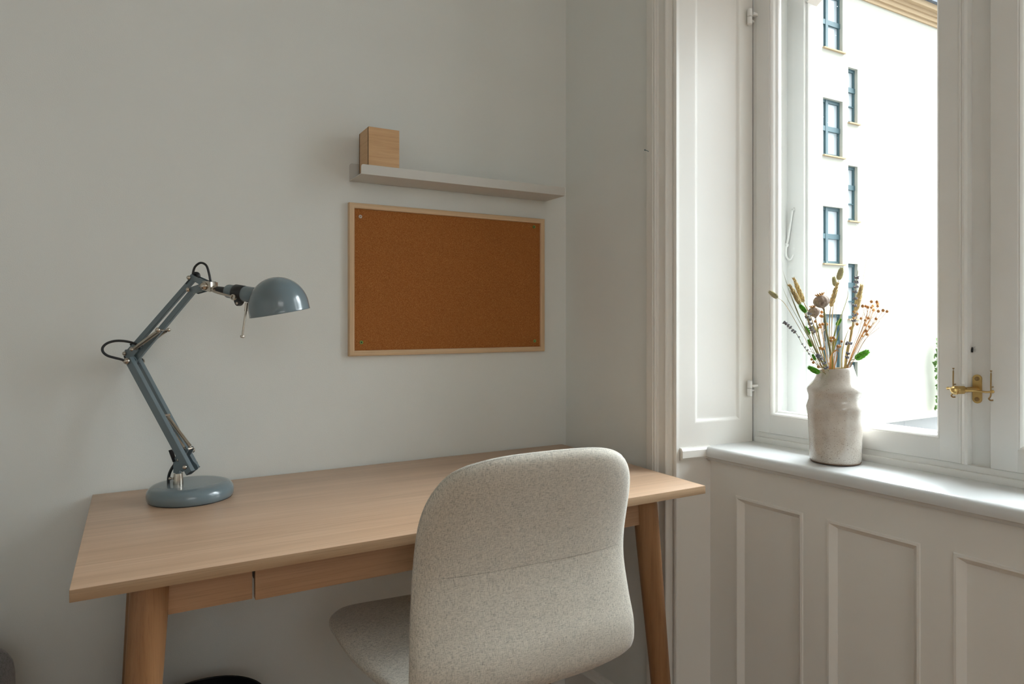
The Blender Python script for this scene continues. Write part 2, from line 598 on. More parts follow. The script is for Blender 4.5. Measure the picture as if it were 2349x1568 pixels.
# window wall, local frame (x along the wall from the corner, y outdoors)
WIN = [1.02, 3.35]                      # window axes along the wall
JH, JB = 0.57, 0.5275                   # half width of niche at the room side / at the sash
NTOP = 2.66
bm = B()
TH = 0.50                               # masonry thickness
xs = [-0.06, WIN[0] - JH, WIN[0] + JH, WIN[1] - JH, WIN[1] + JH, 4.95]
def masonry(a, b, z0, z1, y0=0.0, y1=TH):
    box(bm, a, b, y0, y1, z0, z1)
masonry(xs[0], xs[1], 0, CEIL)
masonry(xs[2], xs[3], 0, CEIL)
masonry(xs[4], xs[5], 0, CEIL)
for c in WIN:
    masonry(c - JH, c + JH, NTOP, CEIL)
    masonry(c - JH, c + JH, 0, 0.764, 0.115)
    # masonry behind the splayed lining
    for sg in (-1, 1):
        poly = [(c + sg * (JH + 0.009), 0.0), (c + sg * (JH + 0.010), TH), (c + sg * 0.555, TH), (c + sg * 0.552, 0.40), (c + sg * 0.545, 0.30), (c + sg * (JB + 0.009), 0.235)]
        extrude_profile_z(bm, poly, 0.764, NTOP)
struct('wall_right', bm, M['wall'], 'light grey wall pier between the desk corner and window niche', 'wall', WROT)

# baseboards
bprof = [(0.0, 0.0), (-0.016, 0.0), (-0.016, 0.085), (-0.012, 0.092), (-0.006, 0.096), (-0.004, 0.104), (0.0, 0.106)]
bm = B(); extrude_profile_x(bm, bprof, XL, -0.012)
struct('baseboard_back', bm, M['white'], 'white baseboard along the desk wall', 'baseboard')
bm = B(); extrude_profile_x(bm, bprof, 0.012, 0.342)
struct('baseboard_right', bm, M['white'], 'short white baseboard between corner and window casing', 'baseboard', WROT)

# window casing (fluted architrave) on both sides of the niche
def casing_profile(c, sg):
    e = lambda s: c + sg * (JH + 0.45 - s)
    arc = lambda cs, cn, r, a0, a1, n=6: [(cs + r * math.cos(R(a0 + (a1 - a0) * i / n)), cn + r * math.sin(R(a0 + (a1 - a0) * i / n))) for i in range(n + 1)]
    p = [(0.345, 0.001), (0.345, -0.004)]
    p += [(0.350, -0.009), (0.356, -0.012), (0.364, -0.013), (0.376, -0.013), (0.378, -0.017)]
    p += arc(0.3815, -0.017, 0.0035, 180, 360, 5)
    p += arc(0.3890, -0.017, 0.0035, 180, 360, 5)
    p += [(0.3945, -0.017), (0.397, -0.012), (0.421, -0.012), (0.423, -0.017)]
    p += arc(0.4265, -0.017, 0.0035, 180, 360, 5)
    p += [(0.4315, -0.013), (0.4360, -0.010), (0.4385, -0.008)]
    p += arc(0.4475, -0.0015, 0.0088, 200, 290, 8)
    p += [(0.4530, -0.0085), (0.4535, 0.001)]
    return [(e(s), n) for s, n in p]
k = 1
for c in WIN:
    for sg in (-1, 1):
        bm = B(); extrude_profile_z(bm, casing_profile(c, sg), 0.0, NTOP + 0.1)
        struct('trim_%d' % k, bm, M['white'], ['fluted white window casing right of the desk corner', 'fluted white casing on the far side of the window niche', 'fluted white casing of the second window, corner side', 'fluted white casing of the second window, far side'][k - 1], 'window casing', WROT, smooth=40)
        k += 1

def niche(c, n, first):
    """panelled reveals, sill, apron, frame, sashes: everything joinery of one window"""
    root = empty('window_%d' % n, (0, 0, 0), WROT, 'white wooden double casement window above the sill' if first else 'second white casement window further along the wall', 'window', kind='structure')
    # --- apron panelling under the sill
    bm = B()
    if first:
        holes = [(0.546, 0.727, 0.10, 0.686), (0.783, 0.974, 0.10, 0.686), (1.031, 1.225, 0.10, 0.686), (1.281, 1.494, 0.10, 0.686)]
    else:
        holes = [(c - 0.474, c - 0.293, 0.10, 0.686), (c - 0.237, c - 0.046, 0.10, 0.686), (c + 0.011, c + 0.205, 0.10, 0.686), (c + 0.261, c + 0.474, 0.10, 0.686)]
    panel_wall(bm, c - 0.5560, c + 0.5560, 0.0, 0.766, holes, 0.011, 0.099)
    o = obj('apron_panelling', bm, M['white'], root, 30)
    o['label'] = 'white panelled apron below the window sill'
    # --- splayed reveals
    for sg in (-1, 1):
        a = Vector((c + sg * JH, 0.0, 0)); b = Vector((c + sg * JB, 0.235, 0))
        L = (b - a).length
        bm = B()
        # lay out in a local x (along reveal) - z plane, then map
        t = B()
        panel_wall(t, 0.0, L, 0.79, NTOP, [(0.052, 0.199, 0.855, 2.45)], 0.006, 0.0, [(0.0, 0.0), (0.002, 0.0004), (0.005, 0.0018), (0.008, 0.0042), (0.011, 0.0056), (0.014, 0.006)])
        # stile joint groove
        panel_wall(t, 0.0, 0.112, 0.0, 0.79, [], 0)
        ex = (b - a).normalized()
        ny = Vector((ex.y, -ex.x, 0)) * (1 if sg < 0 else -1) * -1.0
        for v in t.verts:
            v.co = a + ex * v.co.x + ny * v.co.y * 1.0 + Vector((0, 0, v.co.z))
        merge(bm, t)
        # raised moulding around
        obj('reveal_panelling', bm, M['white'], root, 30)
        # little ledge that carries the sill line round to the casing
        bm = B()
        prof = [(0.0, 0.765), (-0.008, 0.767), (-0.009, 0.771), (-0.014, 0.773), (-0.014, 0.790), (-0.010, 0.796), (-0.004, 0.7975), (0.0, 0.7975)]
        t = B(); extrude_profile_x(t, prof, 0.004, 0.094)
        inw = Vector((-ny.x, -ny.y, 0)) * -1
        for v in t.verts:
            v.co = a + ex * v.co.x + ny * v.co.y + Vector((0, 0, v.co.z))
        merge(bm, t)
        obj('ledge_moulding', bm, M['white'], root, 30)
    # --- sill board with a rounded nose and a bead below
    bm = B()
    prof = [(0.290, 0.766), (0.094, 0.766), (0.094, 0.762), (0.090, 0.760), (0.087, 0.763), (0.084, 0.767), (0.080, 0.769), (0.0745, 0.772), (0.0725, 0.780), (0.0735, 0.789), (0.078, 0.7945), (0.085, 0.796), (0.290, 0.7985)]
    extrude_profile_x(bm, prof, c - 0.5535, c + 0.5535)
    ob = obj('window_sill', bm, M['sill'], root, 40)
    ob['label'] = 'deep white window sill board'
    # --- fixed frame
    bm = B()
    zt = 2.66
    fx0, fx1 = c - 0.545, c + 0.545
    box(bm, fx0, c - 0.510, 0.238, 0.300, 0.797, zt, 0.002)
    box(bm, c + 0.510, fx1, 0.238, 0.300, 0.797, zt, 0.002)
    box(bm, c - 0.520, c + 0.520, 0.232, 0.300, 0.797, 0.812, 0.002)
    box(bm, c - 0.515, c + 0.515, 0.2385, 0.300, 0.812, 0.8248, 0.001)
    box(bm, c - 0.515, c + 0.515, 0.244, 0.300, 2.03, 2.12, 0.004)
    box(bm, c - 0.515, c + 0.515, 0.238, 0.300, 2.60, zt, 0.002)
    box(bm, c - 0.0265, c + 0.0200, 0.251, 0.300, 0.820, 2.04, 0.002)
    box(bm, c - 0.0265, c + 0.0200, 0.251, 0.300, 2.10, zt, 0.002)
    obj('window_frame', bm, M['sash'], root, 40)
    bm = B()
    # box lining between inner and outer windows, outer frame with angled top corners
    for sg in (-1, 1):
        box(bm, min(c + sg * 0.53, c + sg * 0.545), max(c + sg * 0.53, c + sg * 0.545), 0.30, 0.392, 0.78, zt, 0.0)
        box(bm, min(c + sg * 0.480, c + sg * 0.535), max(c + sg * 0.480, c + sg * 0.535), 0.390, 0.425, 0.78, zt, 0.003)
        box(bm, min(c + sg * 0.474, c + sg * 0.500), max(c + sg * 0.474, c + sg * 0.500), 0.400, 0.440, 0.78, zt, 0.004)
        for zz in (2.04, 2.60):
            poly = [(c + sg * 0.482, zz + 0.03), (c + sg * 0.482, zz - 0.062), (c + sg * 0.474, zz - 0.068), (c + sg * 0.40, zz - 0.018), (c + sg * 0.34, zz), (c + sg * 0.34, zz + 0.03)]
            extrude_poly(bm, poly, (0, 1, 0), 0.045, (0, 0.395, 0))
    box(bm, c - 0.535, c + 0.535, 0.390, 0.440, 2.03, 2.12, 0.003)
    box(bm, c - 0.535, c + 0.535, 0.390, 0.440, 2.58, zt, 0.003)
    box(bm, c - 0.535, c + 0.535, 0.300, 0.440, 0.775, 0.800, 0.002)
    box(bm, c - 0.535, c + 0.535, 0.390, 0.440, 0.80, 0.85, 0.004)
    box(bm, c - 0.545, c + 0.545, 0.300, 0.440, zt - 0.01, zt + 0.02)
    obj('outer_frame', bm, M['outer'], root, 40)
    if first:
        # masonry sill outside
        bm = B(); extrude_profile_x(bm, [(0.44, 0.76), (0.66, 0.74), (0.66, 0.755), (0.44, 0.79)], c - 0.5, c + 0.5)
        obj('outer_sill', bm, M['flatroof'], root, 0)
    # --- casements
    def casement(x0, x1, z0, z1, wl, wr, wb, wt, mould):
        # closed prism frame with bead: outer box ring then bead towards the glass
        bm = B()
        gx0, gx1, gz0, gz1 = x0 + wl, x1 - wr, z0 + wb, z1 - wt
        y0, y1 = 0.235, 0.275
        box(bm, x0, gx0, y0, y1, z0, z1, 0.0012)
        box(bm, gx1, x1, y0, y1, z0, z1, 0.0012)
        box(bm, gx0 - 0.001, gx1 + 0.001, y0 + 0.0004, y1, z0, gz0, 0.001)
        box(bm, gx0 - 0.001, gx1 + 0.001, y0 + 0.0004, y1, gz1, z1, 0.001)
        if mould == 'r':
            extrude_profile_z(bm, [(x1 - 0.0165, 0.236), (x1 - 0.0165, 0.233), (x1 - 0.014, 0.2325), (x1 - 0.012, 0.2345), (x1 - 0.010, 0.232), (x1 - 0.005, 0.2295), (x1 - 0.0005, 0.232), (x1 + 0.0005, 0.238)], z0 + 0.0005, z1 - 0.0005)
        s = obj('casement', bm, M['sash'], root, 40)
        bm = B()
        pr = [(-0.001, 0.2385), (0.0, 0.2365), (0.003, 0.236), (0.0065, 0.239), (0.008, 0.245), (0.0095, 0.250), (0.012, 0.252), (0.0135, 0.256), (0.0135, 0.266), (-0.001, 0.266)]
        sweep_frame(bm, gx0, gx1, gz0, gz1, pr)
        obj('glazing_bead', bm, M['sash'], s, 40)
        bm = B(); box(bm, gx0 + 0.008, gx1 - 0.008, 0.2625, 0.2628, gz0 + 0.008, gz1 - 0.008)
        p = obj('pane', bm, M['glass'], s, 0)
        return s
    s1 = casement(c - 0.5155, c - 0.0195, 0.8255, 2.025, 0.0385, 0.053, 0.0435, 0.045, 'r')
    s2 = casement(c + 0.0190, c + 0.5155, 0.8255, 2.025, 0.0455, 0.0385, 0.0435, 0.045, '')
    casement(c - 0.5155, c - 0.0195, 2.125, 2.595, 0.0385, 0.053, 0.04, 0.04, 'r')
    casement(c + 0.0190, c + 0.5155, 2.125, 2.595, 0.0455, 0.0385, 0.04, 0.04, '')
    # outer glazing bars: far casements stand open, only the lower fixed rail shows
    # --- hinges on the left jamb
    if first:
        for zc in (0.9375, 1.905):
            bm = B()
            hx, hy = c - 0.5205, 0.2150
            cyl(bm, (hx, hy, zc - 0.019), (hx, hy, zc - 0.0008), 0.0062, seg=18)
            cyl(bm, (hx, hy, zc + 0.0008), (hx, hy, zc + 0.019), 0.0062, seg=18)
            ball(bm, (hx, hy, zc - 0.019), 0.0062, (1, 1, 0.35)); ball(bm, (hx, hy, zc + 0.019), 0.0062, (1, 1, 0.35))
            box(bm, hx, c - 0.510, hy + 0.003, 0.238, zc + 0.003, zc + 0.010, 0.001)
            cyl(bm, (hx, hy, zc - 0.006), (hx - 0.006, 0.240, zc - 0.006), 0.003, seg=10)
            obj('hinge', bm, M['sash'], root, 40)
    return root, s1, s2

w1, s1, s2 = niche(WIN[0], 1, True)
niche(WIN[1], 2, False)

# brass latch with two arms, plate on the mullion, storm hooks on both casements
lt = obj('latch_plate', extrude_poly(B(), [(0.0083 * math.cos(R(a)), 0.0205 * (1 if 0 < a < 180 else -1) + 0.0083 * math.sin(R(a))) for a in list(range(0, 181, 15)) + list(range(180, 361, 15))], (0, -1, 0), 0.003, (1.0105, 0.2512, 0.9775)), M['brass'], w1, 30)
lt['label'] = 'brass latch screwed to the mullion'
bm = B()
for dz in (-0.0205, 0.0205):
    revolve(bm, (1.0105, 0.2485, 0.9775 + dz), (0, -1, 0), [(0, 0.0045), (0.0012, 0.0042), (0.0018, 0.003), (0.0010, 0.0012), (0.0010, 0)], 16)
obj('screw', bm, M['oldbrass'], lt, 40)
bm = B()
cyl(bm, (1.0105, 0.249, 0.9775), (1.0045, 0.208, 0.9775), 0.0048, 0.0055, 16)
cyl(bm, (1.0010, 0.208, 0.9775), (0.9970, 0.186, 0.9775), 0.0085, 0.0085, 6)
revolve(bm, (0.9972, 0.190, 0.9775), (-0.18, -1, 0), [(0, 0.0088), (0.004, 0.0085), (0.006, 0.0055), (0.007, 0.0052), (0.011, 0.0045), (0.013, 0.002), (0.0135, 0)], 20)
tube(bm, [(0.968, 0.222, 0.9765), (0.974, 0.218, 0.9775), (0.984, 0.212, 0.977), (0.996, 0.204, 0.977), (1.010, 0.207, 0.977), (1.022, 0.212, 0.977), (1.036, 0.219, 0.9755), (1.048, 0.224, 0.9765)], lambda t: 0.0026 + 0.0014 * math.exp(-((t - 0.5) / 0.2) ** 2), 10, 5, flat=0.7)
for x, yy in ((0.969, 0.2215), (1.047, 0.2235)):
    ball(bm, (x, yy, 0.9768), 0.0032)
obj('latch_arm', bm, M['brass'], lt, 40)
for x, z1 in ((0.977, 1.0175), (1.0435, 1.0165)):
    bm = B()
    tube(bm, [(x, 0.226, z1), (x, 0.225, 0.99), (x + 0.0005, 0.224, 0.972), (x - 0.001, 0.224, 0.966), (x - 0.0035, 0.225, 0.9625), (x - 0.001, 0.226, 0.9595), (x + 0.003, 0.228, 0.9600)], 0.0014, 8, 5)
    cyl(bm, (x, 0.226, z1 - 0.001), (x, 0.226, z1 + 0.001), 0.0019, seg=8)
    cyl(bm, (x, 0.2245, 0.985), (x, 0.236, 0.985), 0.0012, seg=8)
    obj('storm_hook', bm, M['oldbrass'], lt, 40)

# long white stay hook hanging on the outer frame
bm = B()
tube(bm, [(0.5090, 0.386, 1.4185), (0.5060, 0.385, 1.3950), (0.4980, 0.384, 1.345), (0.4925, 0.384, 1.322)], 0.0028, 8, 5)
tube(bm, [(0.4925, 0.384, 1.322), (0.4900, 0.383, 1.305), (0.4925, 0.383, 1.290), (0.5010, 0.383, 1.281), (0.5080, 0.383, 1.285), (0.5130, 0.383, 1.294)], lambda t: 0.0040 - 0.0022 * t, 8, 5)
ball(bm, (0.4925, 0.384, 1.322), 0.0065, (1, 0.6, 1))
cyl(bm, (0.5095, 0.384, 1.4185), (0.5095, 0.394, 1.4185), 0.004, seg=10)
cyl(bm, (0.5045, 0.384, 1.4150), (0.5145, 0.384, 1.4150), 0.0018, seg=8)
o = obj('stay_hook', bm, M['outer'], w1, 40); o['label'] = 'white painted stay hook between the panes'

# small fly sitting on the mullion
bm = B()
ball(bm, (0, 0, 0), 0.0020, (1, 1.0, 1.5), 12); ball(bm, (0, 0, 0.0034), 0.0013, (1, 0.9, 0.8), 10); ball(bm, (0, 0.0002, -0.0038), 0.0021, (0.9, 0.8, 1.3), 12)
fly = obj('fly', bm, M['black'], None, 40)
W2 = Matrix.Rotation(WROT, 4, 'Z')
fly.matrix_world = W2 @ Matrix.Translation((1.0020, 0.2478, 1.0565))
tag(fly, 'small black fly sitting on the window mullion above the latch', 'fly')
for sg in (-1, 1):
    bm = B(); extrude_poly(bm, [(0, 0.002), (sg * 0.0028, -0.004), (sg * 0.0012, -0.0066), (0, -0.003)], (0, -1, 0), 0.0002, (0, -0.0019, 0)); obj('wing', bm, M['black'], fly, 0)
    bm = B()
    for dz in (-0.0018, 0.0004, 0.0026):
        tube(bm, [(sg * 0.0012, 0, dz), (sg * 0.0038, -0.0008, dz * 1.5), (sg * 0.0052, 0.0026, dz * 2.0)], 0.00022, 4, 3)
    obj('leg', bm, M['black'], fly, 0)

# nail in the casing
bm = B()
cyl(bm, (0, 0.004, 0), (0.003, -0.016, 0.0012), 0.0008, seg=8); cyl(bm, (0.003, -0.016, 0.0012), (0.0032, -0.0168, 0.0012), 0.0018, seg=10)
nail = obj('nail', bm, M['teal'], None, 0)
nail.matrix_world = W2 @ Matrix.Translation((0.361, -0.012, 1.5515))
tag(nail, 'tiny dark nail sticking out of the window casing', 'nail')

# ================================================================== OUTDOORS
bd = empty('apartment_building', (16.0, 11.2, -8.0), 0, 'cream apartment building with teal windows across the courtyard', 'building')
ox, oy, oz = 16.0, 11.2, -8.0
big = (16.69 - ox, 17.613 - ox); nar = (17.881 - ox, 18.349 - ox)
bz = [(z - oz, z + 1.715 - oz) for z in (-3.65, -0.42, 2.80, 6.03, 9.225)]
nz = [(z - oz, z + 1.70 - oz) for z in (-5.1, -1.87, 1.15, 4.155, 7.16)]
bm = B()
H_ = 19.45
box(bm, -14.0, big[0], 0, 0.35, 0, H_)
box(bm, big[1], nar[0], 0, 0.35, 0, H_)
box(bm, nar[1], 9.0, 0, 0.35, 0, H_)
for (a, b), zz in ((big, bz), (nar, nz)):
    cur = 0
    for z0, z1 in zz:
        box(bm, a, b, 0, 0.35, cur, z0); cur = z1
    box(bm, a, b, 0, 0.35, cur, H_)
    box(bm, a - 0.1, b + 0.1, 0.30, 0.5, 0, H_)
obj('wall', bm, M['plaster'], bd, 0)
def far_window(a, b, z0, z1, kind):
    bm = B()
    y0, y1 = 0.105, 0.165
    t = 0.075
    box(bm, a, a + t * 0.6, y0, y1, z0, z1); box(bm, b - t, b, y0, y1, z0, z1)
    box(bm, a, b, y0 - 0.006, y1, z0, z0 + t * 1.3); box(bm, a, b, y0 - 0.006, y1, z1 - t * 1.3, z1)
    zm = z0 + (z1 - z0) * 0.49
    if kind == 'big':
        xm = a + 0.285
        box(bm, xm - 0.055, xm + 0.055, y0 - 0.028, y1, z0 + 0.01, z1 - 0.01)
        box(bm, a, b, y0 - 0.02, y1, zm - 0.075, zm + 0.075)
        panes = [(a, xm), (xm, b)]
    else:
        zm = z1 - (z1 - z0) * 0.38
        box(bm, a, b, y0 - 0.02, y1, zm - 0.08, zm + 0.07)
        box(bm, a, b, y0 - 0.003, y1, z0 + (z1 - z0) * 0.31, z0 + (z1 - z0) * 0.33)
        panes = [(a, b)]
    f = obj('window', bm, M['teal'], bd, 0)
    bm = B()
    for p, q in panes:
        box(bm, p + 0.01, q - 0.01, 0.145, 0.150, z0, z1)
    obj('pane', bm, M['pane'], f, 0)
    bm = B(); box(bm, a - 0.02, b + 0.07, -0.07, 0.12, z0 - 0.03, z0 + 0.01)
    obj('sill', bm, M['cornice'], f, 0)
for z0, z1 in bz: far_window(big[0], big[1], z0, z1, 'big')
for z0, z1 in nz: far_window(nar[0], nar[1], z0, z1, 'nar')
bm = B()
for y, z0, z1 in ((-0.05, 19.05, 19.17), (-0.11, 19.17, 19.31), (-0.16, 19.31, 19.42), (-0.30, 19.42, 19.6)):
    box(bm, -14.0, 9.0, y, 0.2, z0, z1)
obj('cornice', bm, M['cornice'], bd, 0)
bm = B(); extrude_profile_x(bm, [(-0.42, 19.6), (-0.42, 19.72), (0.1, 20.1), (4.0, 22.6), (4.0, 19.6)], -14.0, 9.0)
obj('roof', bm, M['roof'], bd, 0)

lr = empty('low_roof', (16.0, 8.0, -8.0), 0, 'low flat grey roof at the foot of the cream building', 'roof')
bm = B(); box(bm, -6, 9, -5, 2.9, 0, 5.9); obj('roof_slab', bm, M['flatroof'], lr, 0)
bm = B(); box(bm, -6, 9, 2.9, 3.2, 5.8, 6.06); obj('flashing', bm, M['plaster'], lr, 0)

iv = B()
random.seed(7)
for i in range(700):
    z = random.uniform(0.0, 8.6)
    x = random.uniform(0, 0.5) + 0.05 * math.sin(z * 3)
    p = Vector((x, random.uniform(-0.12, 0.0), z)); a = random.uniform(0, PI * 2); s = random.uniform(0.05, 0.11)
    u = Vector((math.cos(a), random.uniform(-0.6, 0.1), math.sin(a))) * s; w = Vector((-math.sin(a), random.uniform(-0.4, 0.2), math.cos(a))) * s * 0.7
    iv.faces.new([iv.verts.new(q) for q in (p - u, p + w, p + u, p - w)])
cyl(iv, (0.2, -0.03, 0), (0.25, -0.03, 8.0), 0.03, 0.01, 6)
iv = obj('ivy', iv, M['ivy'], None, 0, (22.24, 11.02, -8.0))
tag(iv, 'narrow strip of green ivy climbing the cream facade at the window edge', 'climbing plant', kind='stuff')

bm = B(); box(bm, 1.0, 60, -40, 60, -8.2, -8.0)
struct('courtyard', bm, M['flatroof'], 'paved courtyard ground outside', 'ground')

# ================================================================== DESK
dk = empty('desk', (-0.621, -0.2985, 0), 0, 'oak veneer desk with round splayed legs and a shallow drawer against the grey wall', 'desk')
# local: x -0.604..0.604, y -0.2935..0.2935
bm = B()
box(bm, -0.604, 0.604, -0.2935, 0.2935, 0.7222, 0.740, 0.0008)
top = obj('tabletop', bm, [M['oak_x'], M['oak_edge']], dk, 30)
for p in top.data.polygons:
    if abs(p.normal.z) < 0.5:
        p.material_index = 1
for sx in (-1, 1):
    for sy in (-1, 1):
        cx = -0.503 if sx < 0 else 0.473
        cy = 0.2365 if sy < 0 else 0.2100
        bm = B()
        a = Vector((cx, sy * cy, 0.7222)); f_ = Vector((cx + sx * 0.045, sy * (cy + 0.045), 0.0))
        d = a - f_
        def P_(t): return f_ + d * t
        revolve(bm, f_, d, [(0, 0.0), (0, 0.017), (d.length * 0.02, 0.0182), (d.length * 0.5, 0.0225), (d.length * 0.85, 0.0268), (d.length * 0.97, 0.0275), (d.length * 1.012, 0.0275), (d.length * 1.012, 0)], 40)
        for v in bm.verts:
            v.co.z = min(v.co.z, 0.7222)
            v.co.z = max(v.co.z, 0.0)
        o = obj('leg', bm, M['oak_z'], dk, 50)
# aprons: front one in three pieces with the drawer in the middle
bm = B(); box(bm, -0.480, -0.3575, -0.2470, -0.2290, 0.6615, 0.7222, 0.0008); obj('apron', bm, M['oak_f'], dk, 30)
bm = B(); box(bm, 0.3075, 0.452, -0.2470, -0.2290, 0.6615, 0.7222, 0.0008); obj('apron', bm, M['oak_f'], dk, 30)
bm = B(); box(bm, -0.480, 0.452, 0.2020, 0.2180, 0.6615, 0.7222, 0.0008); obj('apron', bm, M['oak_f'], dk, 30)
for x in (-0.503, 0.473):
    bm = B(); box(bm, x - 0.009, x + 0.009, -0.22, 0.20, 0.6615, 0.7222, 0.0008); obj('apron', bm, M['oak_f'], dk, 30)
bm = B(); box(bm, -0.3535, 0.3035, -0.2500, -0.2340, 0.6590, 0.7205, 0.0015)
dr = obj('drawer', bm, M['oak_f'], dk, 30)
for x in (-0.349, 0.299):
    bm = B(); box(bm, x - 0.005, x + 0.005, -0.234, 0.17, 0.690, 0.7200); obj('drawer_runner', bm, M['black'], dr, 0)
bm = B()
box(bm, -0.343, 0.293, -0.234, -0.226, 0.668, 0.712); box(bm, -0.343, 0.293, 0.160, 0.168, 0.668, 0.712)
box(bm, -0.343, -0.335, -0.23, 0.165, 0.668, 0.712); box(bm, 0.285, 0.293, -0.23, 0.165, 0.668, 0.712); box(bm, -0.343, 0.293, -0.23, 0.165, 0.666, 0.669)
obj('drawer_box', bm, M['pine_x'], dr, 0)

# ================================================================== PIN BOARD
pb = empty('pin_board', (-0.3773, 0.0, 1.219), 0, 'cork pin board in a pale pine frame on the wall above the desk', 'pin board')
hw, hh, fw_ = 0.2930, 0.1960, 0.0142
bm = B(); box(bm, -hw + 0.01, hw - 0.01, -0.0085, -0.001, -hh + 0.01, hh - 0.01); obj('cork_sheet', bm, M['cork'], pb, 0)
def rail(x0, x1, z0, z1, horiz):
    """mitred frame side with rounded front"""
    bm = B()
    pr = [(0.0, 0.0), (0.0, -0.0125), (0.0010, -0.0145), (0.0030, -0.0152), (fw_ - 0.003, -0.0152), (fw_ - 0.0008, -0.0142), (fw_, -0.0120), (fw_, 0.0)]
    rings = []
    for i, y in pr:
        if horiz:
            s = 1 if z1 > 0 else -1
            ring = [(-hw + i, y, s * (hh - i)), (hw - i, y, s * (hh - i))]
        else:
            s = 1 if x1 > 0 else -1
            ring = [(s * (hw - i), y, -hh + i), (s * (hw - i), y, hh - i)]
        rings.append([bm.verts.new(q) for q in ring])
    n = len(rings)
    for k_ in range(n):
        u, w = rings[k_], rings[(k_ + 1) % n]
        bm.faces.new((u[0], u[1], w[1], w[0]))
    bm.faces.new([r_[0] for r_ in rings]); bm.faces.new([r_[1] for r_ in rings][::-1])
    return obj('frame_rail', bm, M['pine_x'] if horiz else M['pine_z'], pb, 40)
rail(0, 0, 0, 1, True); rail(0, 0, -1, -1, True); rail(0, 1, 0, 0, False); rail(-1, -1, 0, 0, False)
M['wpin'] = plain('white_translucent_plastic', (0.55, 0.50, 0.46), 0.3)
M['gpin'] = plain('green_plastic', (0.20, 0.34, 0.07), 0.3)
for i, (x, z, mt, lb) in enumerate(((-0.640, 1.381, 'wpin', 'small pale ring washer in the top left corner of the cork board'),
                    (-0.1186, 1.390, 'gpin', 'small green ring in the top right corner of the cork board'),
                    (-0.6372, 1.058, 'gpin', 'small bright green ring in the bottom left corner of the cork board'),
                    (-0.1163, 1.0535, 'gpin', 'small dull green ring in the bottom right corner of the cork board'))):
    bm = B()
    revolve(bm, (0, 0, 0), (0, -1, 0), [(0, 0.0016), (0.0016, 0.0020), (0.0022, 0.0030), (0.0022, 0.0036), (0.0015, 0.0044), (0, 0.0046)], 20)
    o = tag(obj('board_screw', bm, M[mt], None, 40, (x, -0.0085, z)), lb, 'screw', 'screw rings in the corners of the cork board')
    bm = B(); revolve(bm, (0, 0, 0), (0, -1, 0), [(0, 0.0018), (0.0008, 0.0016), (0.0008, 0)], 12)
    obj('screw_head', bm, M['black'] if i else M['oldbrass'], o, 40)

# ================================================================== WALL SHELF + BOX
sh = empty('wall_shelf', (-0.3690, 0, 1.4705), 0, 'narrow beige grey metal picture ledge above the cork board', 'shelf')
L2 = 0.2970
def rounded_top_plate(bm, x0, x1, z0, z1, y, th, r, lean=0.0):
    poly = [(x0, z0), (x1, z0)] + [(x1 - r + r * math.sin(R(90 - a)), z1 - r + r * math.cos(R(90 - a))) for a in range(0, 91, 15)] + [(x0 + r - r * math.sin(R(a)), z1 - r + r * math.cos(R(a))) for a in range(0, 91, 15)]
    i0 = len(bm.verts)
    extrude_poly(bm, poly, (0, 1, 0), th, (0, y, 0))
    bm.verts.ensure_lookup_table()
    if lean:
        for v in bm.verts[i0:]:
            v.co.y += lean * (v.co.z - z0)
bm = B()
rounded_top_plate(bm, -L2, L2 - 0.002, 0.0, 0.0465, -0.0022, 0.0018, 0.007)
obj('back_plate', bm, M['steel'], sh, 30)
bm = B(); extrude_profile_x(bm, [(-0.0008, 0.0), (-0.0985, 0.0), (-0.1005, 0.001), (-0.1005, 0.0022), (-0.0008, 0.0022)], -L2, L2)
obj('tray', bm, M['steel'], sh, 30)
bm = B(); rounded_top_plate(bm, -L2, L2, 0.0006, 0.0240, -0.1020, 0.0016, 0.006, -0.09)
obj('front_lip', bm, M['steel'], sh, 30)

bx = empty('bamboo_box', (-0.6072, -0.0605, 1.4730), 0, 'square bamboo box standing at the left end of the metal shelf', 'box')
bm = B(); a_, h_ = 0.0395, 0.1163
box(bm, -a_, a_, -a_, -a_ + 0.006, 0, h_, 0.0006); obj('side_panel', bm, M['bamboo_x'], bx, 20)
bm = B(); box(bm, -a_, a_, a_ - 0.006, a_, 0, h_, 0.0006); obj('side_panel', bm, M['bamboo_x'], bx, 20)
bm = B(); box(bm, -a_, -a_ + 0.006, -a_ + 0.0005, a_ - 0.0005, 0, h_, 0.0006); obj('end_panel', bm, M['bamboo_y'], bx, 20)
bm = B(); box(bm, a_ - 0.006, a_, -a_ + 0.0005, a_ - 0.0005, 0, h_, 0.0006); obj('end_panel', bm, M['bamboo_y'], bx, 20)
bm = B(); box(bm, -a_ + 0.005, a_ - 0.005, -a_ + 0.005, a_ - 0.005, 0.001, 0.006); obj('bottom', bm, M['bamboo_x'], bx, 20)

# ================================================================== DESK LAMP
LROT = R(-46.5520)
lp = empty('desk_lamp', (-1.066, -0.1334, 0.74), LROT, 'blue grey jointed work lamp with a dome shade on the left of the desk', 'lamp')
Z = 0.74
def V(h, w, z): return Vector((h, w, z - Z))
YY = Vector((0, 1, 0))
